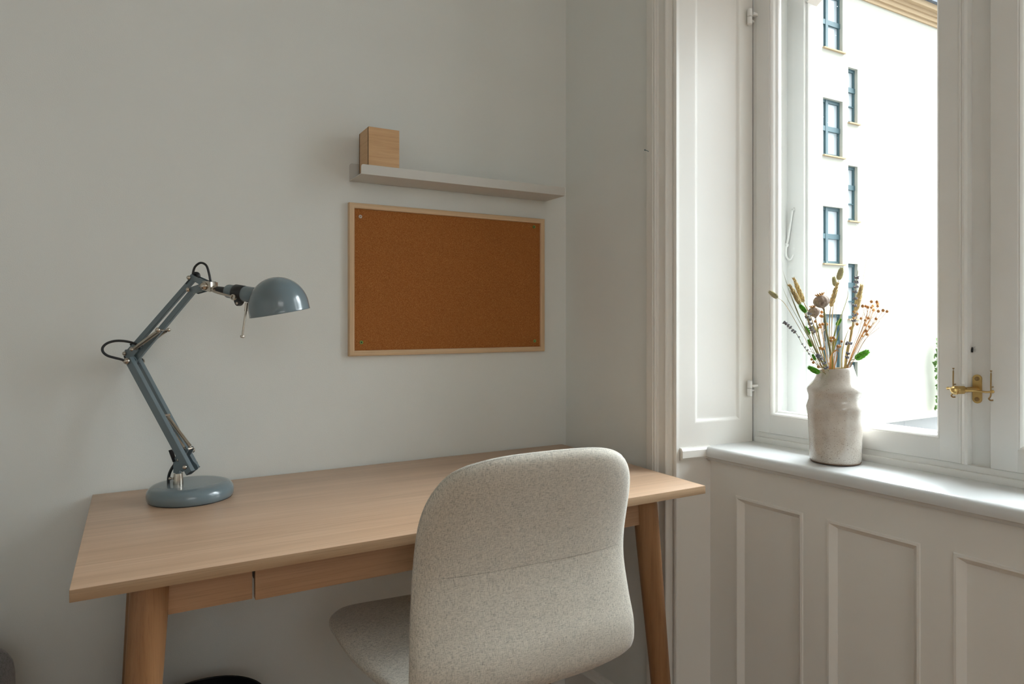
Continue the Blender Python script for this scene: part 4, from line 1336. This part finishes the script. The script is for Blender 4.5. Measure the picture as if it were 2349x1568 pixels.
# ================================================================== DRIED FLOWERS (metres in the vase's own axes)
FL = {
 'wheat': [
   {'name':'A','head':[(-0.0707,0.0,0.3568),(-0.0944,0.0,0.4134)],'stem':[(-0.0707,0.0,0.3568),(-0.0547,0.0,0.3231),(-0.0412,0.0,0.2825),(-0.0159,0.0,0.2015)]},
   {'name':'B','head':[(-0.0848,-0.015,0.3515),(-0.1099,-0.015,0.3966)],'stem':[(-0.0848,-0.015,0.3515),(-0.0666,-0.0117,0.3163),(-0.0467,-0.0083,0.2576),(-0.0249,-0.005,0.2019)]},
   {'name':'C','head':[(-0.01,0.0,0.3467),(0.0061,0.0,0.4024)],'stem':[(-0.01,0.0,0.3467),(-0.0114,0.0017,0.3248),(-0.0118,0.0033,0.2825),(-0.0084,0.005,0.2011)]},
   {'name':'D','head':[(0.0509,0.01,0.3367),(0.0653,0.01,0.3962)],'stem':[(0.0509,0.01,0.3367),(0.0446,0.0093,0.3078),(0.0358,0.0087,0.2653),(0.0235,0.008,0.2026)]},
 ],
 'canary': [
   {'name':'E','head':[(-0.1211,0.02,0.3667),(-0.142,0.02,0.383)],'stem':[(-0.1211,0.02,0.3676),(-0.105,0.0175,0.3521),(-0.0719,0.015,0.2941),(-0.0474,0.0125,0.2465),(-0.0231,0.01,0.2007)]},
   {'name':'F','head':[(0.0166,0.02,0.4073),(0.0252,0.02,0.4374)],'stem':[(0.0166,0.02,0.4073),(0.0099,0.0167,0.3811),(-0.0011,0.0133,0.3231),(-0.0078,0.01,0.2007)]},
   {'name':'G','head':[(0.017,0.035,0.394),(0.0127,0.035,0.4173)],'stem':[(0.017,0.035,0.394),(0.0112,0.0283,0.3644),(0.0037,0.0217,0.3163),(-0.0028,0.015,0.2003)]},
   {'name':'H','head':[(-0.0272,0.03,0.2878),(-0.0379,0.03,0.3045)],'stem':[(-0.0272,0.03,0.2878),(-0.0219,0.02,0.2564),(-0.0129,0.01,0.2007)]},
 ],
 'green': [
   {'name':'I','head':[(-0.0739,-0.02,0.333),(-0.0894,-0.02,0.3517)],'stem':[(-0.0739,-0.02,0.333),(-0.0542,-0.014,0.2829),(-0.023,-0.008,0.2021)]},
   {'name':'J','head':[(-0.0511,0.015,0.283),(-0.0617,0.015,0.3026)],'stem':[(-0.0511,0.015,0.283),(-0.0401,0.01,0.2483),(-0.0203,0.005,0.2011)]},
   {'name':'K','head':[(-0.0435,0.022,0.2554),(-0.0509,0.022,0.2734)],'stem':[(-0.0435,0.022,0.2554),(-0.0339,0.016,0.2309),(-0.0197,0.01,0.2007)]},
   {'name':'L','head':[(0.0082,0.012,0.304),(0.0191,0.012,0.32)],'stem':[(0.0082,0.012,0.304),(-0.0017,0.0085,0.2653),(-0.0059,0.005,0.2011)]},
   {'name':'M','head':[(0.0344,-0.02,0.23),(0.0655,-0.02,0.2489)],'stem':[(0.0344,-0.02,0.23),(0.0256,-0.015,0.2252),(0.0172,-0.01,0.2023)]},
   {'name':'N','head':[(-0.0485,-0.03,0.1997),(-0.075,-0.03,0.2141)],'stem':[(-0.0485,-0.03,0.1997),(-0.0392,-0.025,0.2018),(-0.0269,-0.02,0.1897)]},
   {'name':'O','head':[(-0.0497,-0.012,0.2267),(-0.057,-0.012,0.241)],'stem':[(-0.0497,-0.012,0.2267),(-0.0395,-0.011,0.2124),(-0.0273,-0.01,0.1989)]},
 ],
 'poppy': [
   {'name':'P','head':[(-0.0326,-0.015,0.3406),(-0.0421,-0.015,0.374)],'stem':[(-0.0321,-0.015,0.3406),(-0.0272,-0.0133,0.2996),(-0.0175,-0.0117,0.2493),(-0.0155,-0.01,0.2006)],'r':0.0172},
   {'name':'Q','head':[(-0.0383,0.012,0.3205),(-0.0451,0.012,0.3478)],'stem':[(-0.0383,0.012,0.3197),(-0.029,0.01,0.2653),(-0.0138,0.008,0.2009)],'r':0.0125},
 ],
 'lav': [
   {'name':'S','beads':[(-0.1135,0.0,0.3104),(-0.1091,0.0,0.3079),(-0.105,0.0,0.304),(-0.1,0.0,0.2994),(-0.0952,0.0,0.2935),(-0.0902,0.0,0.289),(-0.0814,0.0,0.278),(-0.0741,0.0,0.2623),(-0.0679,0.0,0.2552),(-0.0621,0.0,0.2491),(-0.0584,0.0,0.2407)],'stem':[(-0.1138,0.0,0.3112),(-0.0885,0.0,0.2876),(-0.0741,0.0,0.2623),(-0.0584,0.0,0.2403),(-0.0446,0.0,0.2201),(-0.0294,0.0,0.1998)]},
   {'name':'T','beads':[(-0.0638,-0.01,0.3294),(-0.0674,-0.0098,0.3222),(-0.062,-0.0096,0.3163),(-0.0602,-0.0094,0.3079),(-0.0588,-0.0092,0.2987),(-0.0553,-0.009,0.2937),(-0.0516,-0.0088,0.2881)],'stem':[(-0.0642,-0.01,0.3306),(-0.0604,-0.009,0.3063),(-0.0515,-0.008,0.2878),(-0.0376,-0.007,0.2491),(-0.0187,-0.006,0.202)]},
   {'name':'U','beads':[(0.0445,-0.008,0.4104),(0.0429,-0.0079,0.4007),(0.0426,-0.0077,0.3899),(0.04,-0.0076,0.3785),(0.0411,-0.0075,0.3634),(0.0398,-0.0074,0.3483),(0.0392,-0.0072,0.3264),(0.0383,-0.0071,0.3143)],'stem':[(0.0472,-0.008,0.4272),(0.0437,-0.0074,0.4003),(0.0406,-0.0068,0.3634),(0.0376,-0.0062,0.313),(0.0269,-0.0056,0.2524),(0.0188,-0.005,0.2036)]},
   {'name':'V','beads':[(-0.0535,-0.03,0.2389),(-0.0493,-0.0295,0.2349),(-0.0441,-0.0291,0.2303),(-0.0363,-0.0286,0.2203),(-0.0324,-0.0282,0.2103)],'stem':[(-0.0556,-0.03,0.2411),(-0.044,-0.028,0.2302),(-0.0314,-0.026,0.2102),(-0.0255,-0.024,0.2)]},
   {'name':'W','beads':[(0.017,-0.022,0.2651),(0.023,-0.0218,0.2639),(0.0176,-0.0216,0.2415),(0.016,-0.0214,0.2331)],'stem':[(0.0204,-0.022,0.2664),(0.0175,-0.021,0.2498),(0.0147,-0.02,0.2047)]},
 ],
 'spray': [
   {'name':'X1','pods':[(0.0813,-0.0005,0.3585),(0.0567,-0.0098,0.3482),(0.0705,-0.0059,0.3458),(0.0698,0.0024,0.3481),(0.059,0.0018,0.3205),(0.0608,-0.0132,0.3163),(0.053,0.0072,0.3078),(0.0758,0.0031,0.3214)],'hub':[(0.0719,0.0,0.3298),(0.0584,0.0,0.291)],'stem':[(0.0584,0.0,0.291),(0.0432,0.0,0.2555),(0.0247,0.0,0.2032)]},
   {'name':'X2','pods':[(0.0938,-0.0001,0.3577),(0.0993,0.0275,0.3493),(0.0814,0.0002,0.345),(0.0926,-0.0055,0.348),(0.1016,0.0284,0.34),(0.1074,0.0218,0.3539),(0.0802,0.0253,0.3063),(0.0753,0.0285,0.281)],'hub':[(0.0885,0.012,0.3265),(0.0681,0.012,0.2856)],'stem':[(0.0681,0.012,0.2856),(0.049,0.008,0.2518),(0.0258,0.004,0.2012)]},
   {'name':'X3','pods':[(0.0843,-0.0238,0.3366),(0.0998,-0.0146,0.3384),(0.1079,-0.0157,0.3361),(0.092,0.0003,0.3197),(0.0736,-0.0058,0.302),(0.0639,-0.0094,0.2928),(0.0624,-0.0175,0.2851)],'hub':[(0.079,-0.012,0.3096),(0.0522,-0.012,0.2728)],'stem':[(0.0522,-0.012,0.2728),(0.0348,-0.01,0.2358),(0.0224,-0.008,0.2055)]},
   {'name':'Y','pods':[(0.0433,0.0017,0.3357),(0.0596,0.0204,0.3308),(0.0545,0.0254,0.3214),(0.0471,0.0194,0.2992),(0.0462,0.0227,0.2983)],'hub':[(0.0475,0.015,0.3077),(0.0441,0.015,0.2822)],'stem':[(0.0441,0.015,0.2822),(0.0338,0.0115,0.2397),(0.0269,0.008,0.2009)]},
   {'name':'Z','pods':[(-0.0277,0.0148,0.306),(-0.0194,0.0179,0.3077),(-0.0019,0.0371,0.3076),(-0.0261,0.0071,0.3256),(-0.024,0.019,0.3265),(-0.0175,0.0275,0.3352),(-0.0175,0.0333,0.3007),(-0.0418,0.0062,0.3138),(-0.0289,0.0215,0.2991)],'hub':[(-0.021,0.02,0.2992),(-0.0184,0.02,0.2786)],'stem':[(-0.0184,0.02,0.2786),(-0.0139,0.015,0.2395),(-0.0078,0.01,0.199)]},
   {'name':'AA','pods':[(-0.0129,-0.008,0.2769),(-0.012,-0.0167,0.2779),(-0.0177,-0.018,0.2713),(0.0015,0.0044,0.2723),(0.0064,-0.0166,0.2693),(-0.0055,-0.0238,0.259),(0.0073,-0.0062,0.2583)],'hub':[(-0.0064,-0.012,0.2577),(-0.0081,-0.012,0.241)],'stem':[(-0.0081,-0.012,0.241),(-0.0093,-0.011,0.2225),(-0.0097,-0.01,0.2006)]},
   {'name':'BB','pods':[(-0.0538,-0.0018,0.2286),(-0.0606,-0.0252,0.2231),(-0.0442,-0.014,0.2126),(-0.0321,0.0015,0.2538),(-0.0327,-0.0109,0.2526)],'hub':[(-0.0413,-0.015,0.2194),(-0.0363,-0.015,0.2093)],'stem':[(-0.0363,-0.015,0.2093),(-0.0296,-0.015,0.1993),(-0.0263,-0.015,0.1926)]},
 ],
 'blade': [
   {'name':'g1','pts':[(-0.1261,-0.02,0.4263),(-0.1128,-0.018,0.3881),(-0.0852,-0.016,0.3197),(-0.0676,-0.014,0.2829),(-0.0433,-0.012,0.2376),(-0.0222,-0.01,0.2006)],'w':0.0026,'mat':'olive'},
   {'name':'g2','pts':[(-0.1134,0.02,0.3984),(-0.0987,0.0163,0.3606),(-0.0679,0.0125,0.2993),(-0.0474,0.0088,0.2602),(-0.0237,0.005,0.1994)],'w':0.0018,'mat':'olive'},
   {'name':'g3','pts':[(-0.1125,-0.005,0.3963),(-0.0837,-0.0047,0.3264),(-0.0601,-0.0045,0.2826),(-0.0431,-0.0043,0.2439),(-0.0228,-0.004,0.2001)],'w':0.0038,'mat':'olive'},
   {'name':'g4','pts':[(0.0234,-0.012,0.3859),(0.0214,-0.0116,0.3666),(0.009,-0.0112,0.3297),(-0.0008,-0.0108,0.3063),(-0.009,-0.0104,0.266),(-0.0113,-0.01,0.2006)],'w':0.0028,'mat':'leaf'},
   {'name':'g5','pts':[(0.0026,-0.02,0.303),(-0.0047,-0.0187,0.278),(-0.0124,-0.0175,0.2529),(-0.0177,-0.0163,0.2328),(-0.0179,-0.015,0.201)],'w':0.0062,'mat':'leaf'},
   {'name':'g6','pts':[(0.0289,-0.005,0.2995),(0.0188,-0.0033,0.2691),(0.0137,-0.0017,0.232),(0.0142,0.0,0.1998)],'w':0.0034,'mat':'yellow'},
   {'name':'g7','pts':[(0.0329,-0.012,0.2895),(0.0227,-0.0107,0.261),(0.0175,-0.0093,0.2324),(0.0156,-0.008,0.2004)],'w':0.0036,'mat':'yellow'},
   {'name':'g8','pts':[(-0.0035,-0.026,0.2453),(-0.0084,-0.0248,0.2499),(-0.0153,-0.0236,0.2462),(-0.0206,-0.0224,0.2348),(-0.0212,-0.0212,0.2165),(-0.0194,-0.02,0.1997)],'w':0.0055,'mat':'rust'},
   {'name':'g9','pts':[(-0.0036,-0.02,0.243),(-0.0053,-0.0183,0.2329),(-0.0087,-0.0167,0.2178),(-0.0112,-0.015,0.1993)],'w':0.004,'mat':'rust'},
   {'name':'g10','pts':[(-0.0767,0.0,0.2479),(-0.0615,0.0,0.2462),(-0.0463,0.0,0.2412),(-0.0311,0.0,0.215),(-0.0192,0.0,0.1981)],'w':0.0018,'mat':'olive'},
   {'name':'g11','pts':[(-0.0149,0.01,0.4013),(-0.0156,0.0093,0.3707),(-0.0152,0.0087,0.3163),(-0.0104,0.008,0.1992)],'w':0.0009,'mat':'straw'},
   {'name':'g12','pts':[(0.012,0.015,0.376),(0.0088,0.0133,0.3418),(0.0024,0.0117,0.2822),(-0.0018,0.01,0.199)],'w':0.0009,'mat':'straw'},
   {'name':'g13','pts':[(-0.0528,0.012,0.3878),(-0.0412,0.0113,0.3503),(-0.0245,0.0107,0.2823),(-0.0112,0.01,0.199)],'w':0.0009,'mat':'straw'},
   {'name':'g14','pts':[(0.0709,0.0,0.4548),(0.0657,0.001,0.4228),(0.0561,0.002,0.3569),(0.0363,0.003,0.274),(0.0241,0.004,0.1995)],'w':0.0009,'mat':'straw'},
 ],
}
LB = {
 'A': 'wheat ear leaning left, the higher of the two beside each other', 'B': 'wheat ear leaning left, the lower of the two, nearest the grass blade tips',
 'C': 'wheat ear standing almost upright right of the large poppy pod', 'D': 'broad bristly wheat ear behind the tall lavender, one long awn',
 'E': 'pale fluffy grass head on a thin curved stem reaching furthest left', 'F': 'largest pale grass head at the very top of the bouquet',
 'G': 'smaller pale grass head just below the topmost one', 'H': 'small pale grass head half hidden below the smaller poppy pod',
 'I': 'green dyed grass head directly under the wheat ears on the left', 'J': 'green dyed grass head left of centre below the lavender spike',
 'K': 'dark green grass head half hidden behind the left grass blades', 'L': 'green dyed grass head right of the poppy stem behind an olive blade',
 'M': 'large green dyed grass head sticking out low to the right', 'N': 'large green dyed grass head hanging over the left rim of the vase',
 'O': 'small green dyed grass head low on the left above the rim',
 'P': 'large ribbed poppy seed pod with an orange crown in the middle', 'Q': 'smaller poppy seed pod behind and left of the large one',
 'S': 'thin lavender stem with grey buds bending out to the left', 'T': 'dense lavender spike in front of the smaller poppy pod',
 'U': 'tall lavender stem with spaced whorls on the right', 'V': 'short lavender spike low down just above the vase rim', 'W': 'lavender stem with one sideways whorl right of centre',
 'X1': 'sprig of round flax pods on the right, its left branches', 'X2': 'sprig of round flax pods on the right, its middle branches', 'X3': 'sprig of round flax pods reaching furthest right',
 'Y': 'short flax sprig with pods against the broad wheat ear', 'Z': 'flax sprig rising between the two poppy pods', 'AA': 'low flax sprig with pods right of the poppy stem', 'BB': 'low flax sprig with darker pods at the left of the rim',
 'g1': 'long olive grass blade with the highest tip on the left', 'g2': 'narrow olive grass blade curving furthest left', 'g3': 'wide olive blade running beside the left wheat ears',
 'g4': 'thin green blade curving up right of the large poppy pod', 'g5': 'wide yellow green blade right of the poppy stem', 'g6': 'yellow dried leaf curving at the foot of the broad wheat ear',
 'g7': 'pale yellow leaf along the broad wheat stem', 'g8': 'curled rust orange leaf near the rim', 'g9': 'narrow rust orange leaf standing in the vase neck', 'g10': 'short thin leaf pointing left above the low green head',
 'g11': 'fine straw standing straight up beside the large poppy pod', 'g12': 'fine straw between the upright wheat ear and the green blade', 'g13': 'fine straw crossing behind the smaller poppy pod', 'g14': 'longest fine straw bristle rising to the top right',
}
def into_vase(st):
    e = Vector(st[-1])
    return [Vector(p) for p in st] + [Vector((e.x * 0.75, e.y * 0.8, 0.15)), Vector((e.x * 0.45, e.y * 0.5, 0.05))]
def flower(name, key, cat, group):
    return empty(name, vp, VR, LB[key], cat, group, 'thing')
def stem_part(root, st, r, mat, flat=1.0):
    bm = B(); tube(bm, into_vase(st), r, 6, 5, flat=flat); return obj('stem', bm, mat, root, 50)
random.seed(11)
def axis_pts(h):
    a, b = Vector(h[0]), Vector(h[-1]); return a, b, (b - a).normalized(), (b - a).length
def head_wheat(root, h, big=False):
    a, b, d, L = axis_pts(h)
    u, w = frame_of(d)
    bm = B(); n = 17 if not big else 22
    for i in range(n):
        t = i / n
        s = 1 if i % 2 else -1
        tw = 0.5 * math.sin(i * 0.8) + 0.6
        o = (u * math.cos(tw) + w * math.sin(tw)) * s
        c = a + d * (L * t * 0.95)
        sz = (0.0034 if not big else 0.0040) * (0.75 + 0.5 * math.sin(PI * min(1, t + 0.25)))
        for k_ in (-0.8, 0, 0.8):
            o2 = Matrix.Rotation(k_, 3, d) @ o
            spindle(bm, c + o2 * 0.001, (d * 1.0 + o2 * 0.42), sz * 3.0, sz * 0.62, 6)
            if big or random.random() < 0.3:
                q = c + (d + o2 * 0.42).normalized() * sz * 2.6
                tube(bm, [q, q + (d + o2 * 0.30).normalized() * random.uniform(0.004, 0.010)], 0.00022, 4, 1)
    obj('head', bm, M['wheat'], root, 60)
def head_canary(root, h, mat, fat=1.0):
    a, b, d, L = axis_pts(h)
    u, w = frame_of(d)
    bm = B(); n = 190
    R_ = L * 0.175 * fat
    for i in range(n):
        t = (i + 0.5) / n
        prof_r = R_ * (math.sin(PI * min(1, t * 0.93 + 0.07)) ** 0.6)
        an = i * 2.39996
        o = u * math.cos(an) + w * math.sin(an)
        c = a + d * (L * 0.80 * t) + o * prof_r * 0.45
        spindle(bm, c, (d * 1.0 + o * (0.95 - 0.50 * t)), L * random.uniform(0.20, 0.29), L * 0.026, 4)
    ball(bm, (a + b) / 2 - d * L * 0.05, R_ * 0.6, (1, 1, 1.7), 10, d.to_track_quat('Z', 'Y').to_matrix())
    obj('head', bm, mat, root, 60)
for kd, nm, cat, grp in (('wheat', 'wheat_ear', 'dried wheat', 'wheat ears in the vase'), ('canary', 'canary_grass', 'dried grass', 'pale grass heads in the vase'), ('green', 'dyed_canary_grass', 'dried grass', 'green dyed grass heads in the vase')):
    for f in FL[kd]:
        rt = flower(nm, f['name'], cat, grp)
        thick = {'wheat': 0.0011, 'canary': 0.0006, 'green': 0.0007}[kd]
        stem_part(rt, f['stem'], thick if f['name'] != 'D' else 0.0017, M['olive'] if kd == 'green' else M['straw'])
        if kd == 'wheat': head_wheat(rt, f['head'], f['name'] == 'D')
        elif kd == 'canary': head_canary(rt, f['head'], M['canary'])
        else: head_canary(rt, f['head'], M['green'], 1.05)
for f in FL['poppy']:
    rt = flower('poppy_pod', f['name'], 'dried poppy', 'poppy seed pods in the vase')
    stem_part(rt, f['stem'], 0.0022 if f['name'] == 'P' else 0.0014, M['olive'])
    a, b, d, L = axis_pts(f['head'])
    u, w = frame_of(d)
    bm = B(); r_ = f['r']
    prof_p = [(0.0, 0.0022), (0.003, 0.0026), (0.0045, 0.0050)]
    H2 = L * 0.93
    for i in range(1, 14):
        t = i / 14
        prof_p.append((0.0045 + (H2 - 0.0045) * t, r_ * (math.sin(PI * (0.06 + 0.86 * t)) ** 0.62)))
    NSg = 60
    rr = []
    for t, q in prof_p:
        rr.append([bm.verts.new(a + d * t + (u * math.cos(2 * PI * i / NSg) + w * math.sin(2 * PI * i / NSg)) * q * (1 + 0.07 * abs(math.cos(2 * PI * i / NSg * 5.5)) - 0.05)) for i in range(NSg)])
    for q, s in zip(rr, rr[1:]):
        for i in range(NSg):
            bm.faces.new((q[i], q[(i + 1) % NSg], s[(i + 1) % NSg], s[i]))
    bm.faces.new(rr[0][::-1]); bm.faces.new(rr[-1])
    obj('seed_pod', bm, M['poppy'], rt, 60)
    bm = B()
    cr = a + d * (H2 - 0.001)
    revolve(bm, cr, d, [(0, 0.0), (0, r_ * 0.40), (0.0015, r_ * 0.50), (0.0025, r_ * 0.45), (0.0030, 0)], 24)
    for k_ in range(13):
        an = 2 * PI * k_ / 13
        o = u * math.cos(an) + w * math.sin(an); s = -u * math.sin(an) + w * math.cos(an)
        p = cr + o * r_ * 0.36 + d * 0.0015
        q1 = cr + o * r_ * 0.60 + d * 0.0045
        vv = [bm.verts.new(x) for x in (p - s * r_ * 0.07, p + s * r_ * 0.07, q1 + s * r_ * 0.085, q1 + o * r_ * 0.03 + d * 0.0016, q1 - s * r_ * 0.085)]
        bm.faces.new(vv)
        vv2 = [bm.verts.new(v.co - d * 0.0007 + o * 0.0002) for v in vv]
        bm.faces.new(vv2[::-1])
        for i in range(5):
            bm.faces.new((vv[i], vv2[i], vv2[(i + 1) % 5], vv[(i + 1) % 5]))
    obj('crown', bm, M['crown'], rt, 30)
for f in FL['lav']:
    rt = flower('lavender', f['name'], 'dried lavender', 'lavender stems in the vase')
    stem_part(rt, f['stem'], 0.0006, M['olive'])
    bm = B()
    bd_ = [Vector(p) for p in f['beads']]
    for i, c in enumerate(bd_):
        d = (bd_[max(0, i - 1)] - bd_[min(len(bd_) - 1, i + 1)]).normalized()
        u, w = frame_of(d)
        sc = {'S': 1.05, 'T': 1.35, 'U': 1.45, 'V': 1.4, 'W': 1.25}[f['name']]
        if f['name'] == 'S' and i > 5: sc = 0.55
        for k_ in range(12):
            an = k_ * 2.4 + i
            o = u * math.cos(an) + w * math.sin(an)
            spindle(bm, c + o * 0.0008 + d * random.uniform(-0.0018, 0.0012), (d * random.uniform(0.3, 1.0) + o * 0.9), 0.0042 * sc * random.uniform(0.8, 1.2), 0.0013 * sc, 5, 0.6)
    obj('flower_spike', bm, M['lav'], rt, 60)
for f in FL['spray']:
    rt = flower('flax_sprig', f['name'], 'dried flax', 'sprigs of round seed pods in the vase')
    sp = stem_part(rt, f['stem'], 0.0008, M['twig'])
    hub = [Vector(p) for p in f['hub']]
    bm = B()
    for q_ in range(3):
        o_ = Vector((random.uniform(-0.007, 0.007), random.uniform(-0.007, 0.007), 0))
        st_ = into_vase(f['stem'])
        top_ = hub[0] + o_ * 1.6 + Vector((0, 0, random.uniform(-0.01, 0.012)))
        tube(bm, [top_] + [p + o_ * (1 - k2 / len(st_)) for k2, p in enumerate(st_)], 0.00042, 5, 4)
    tube(bm, [hub[0], hub[1]], 0.0007, 5, 1)
    for p in f['pods']:
        p = Vector(p)
        t = random.uniform(0.0, 0.8)
        o = hub[0].lerp(hub[1], t)
        m_ = o.lerp(p, 0.5) + Vector((random.uniform(-0.002, 0.002), random.uniform(-0.002, 0.002), -0.003))
        tube(bm, [o, m_, p], 0.00035, 5, 4)
        # small side twiglet
        q = o.lerp(p, random.uniform(0.3, 0.7))
        tube(bm, [q, q + Vector((random.uniform(-0.006, 0.006), random.uniform(-0.004, 0.004), random.uniform(0.004, 0.010)))], 0.00025, 4, 1)
    obj('branch', bm, M['twig'], rt, 50)
    for p in f['pods']:
        bm = B()
        p = Vector(p)
        r_ = random.uniform(0.0029, 0.0037)
        ball(bm, p, r_, (1, 1, 0.95), 14)
        spindle(bm, p + Vector((0, 0, r_ * 0.8)), (0, 0, 1), 0.0022, 0.0006, 5)
        for k_ in range(5):
            an = 2 * PI * k_ / 5
            spindle(bm, p + Vector((0, 0, -r_ * 1.02)), (math.cos(an), math.sin(an), 0.6), r_ * 1.0, r_ * 0.26, 4)
        obj('seed_pod', bm, M['pod'], rt, 60)
for f in FL['blade']:
    k_ = f['name']
    if f['w'] < 0.001:
        rt = tag(None, None) if False else flower('straw', k_, 'dried grass', 'fine straws in the vase')
        bm = B(); tube(bm, into_vase(f['pts']), lambda t: 0.00018 + 0.00035 * t, 5, 6); obj('stem', bm, M['straw'], rt, 50)
    else:
        rt = flower('dried_grass', k_, 'dried grass', 'dried grass leaves in the vase')
        pts = spline(into_vase(f['pts']), 8)
        bm = B(); N_ = len(pts)
        prev = None
        rows = []
        for i, p in enumerate(pts):
            d = (pts[min(i + 1, N_ - 1)] - pts[max(0, i - 1)]).normalized()
            tw = 0.5 * math.sin(i * 0.15 + len(k_)) 
            s = Vector((d.z, 0.0, -d.x))
            s = (s - d * s.dot(d)).normalized()
            nn = d.cross(s).normalized()
            s = s * math.cos(tw) + nn * math.sin(tw); nn = d.cross(s).normalized()
            t = i / (N_ - 1)
            wd = f['w'] * 0.5 * min(1.0, 0.06 + 2.6 * t) * (1.0 if t < 0.6 else max(0.35, 1 - (t - 0.6) * 1.6))
            rows.append([bm.verts.new(p - s * wd - nn * wd * 0.25), bm.verts.new(p + nn * 0.0003), bm.verts.new(p + s * wd - nn * wd * 0.25), bm.verts.new(p - nn * 0.0002)])
        for q, s in zip(rows, rows[1:]):
            for i in range(4):
                bm.faces.new((q[i], q[(i + 1) % 4], s[(i + 1) % 4], s[i]))
        bm.faces.new(rows[0]); bm.faces.new(rows[-1][::-1])
        obj('blade', bm, M[f['mat']], rt, 50)
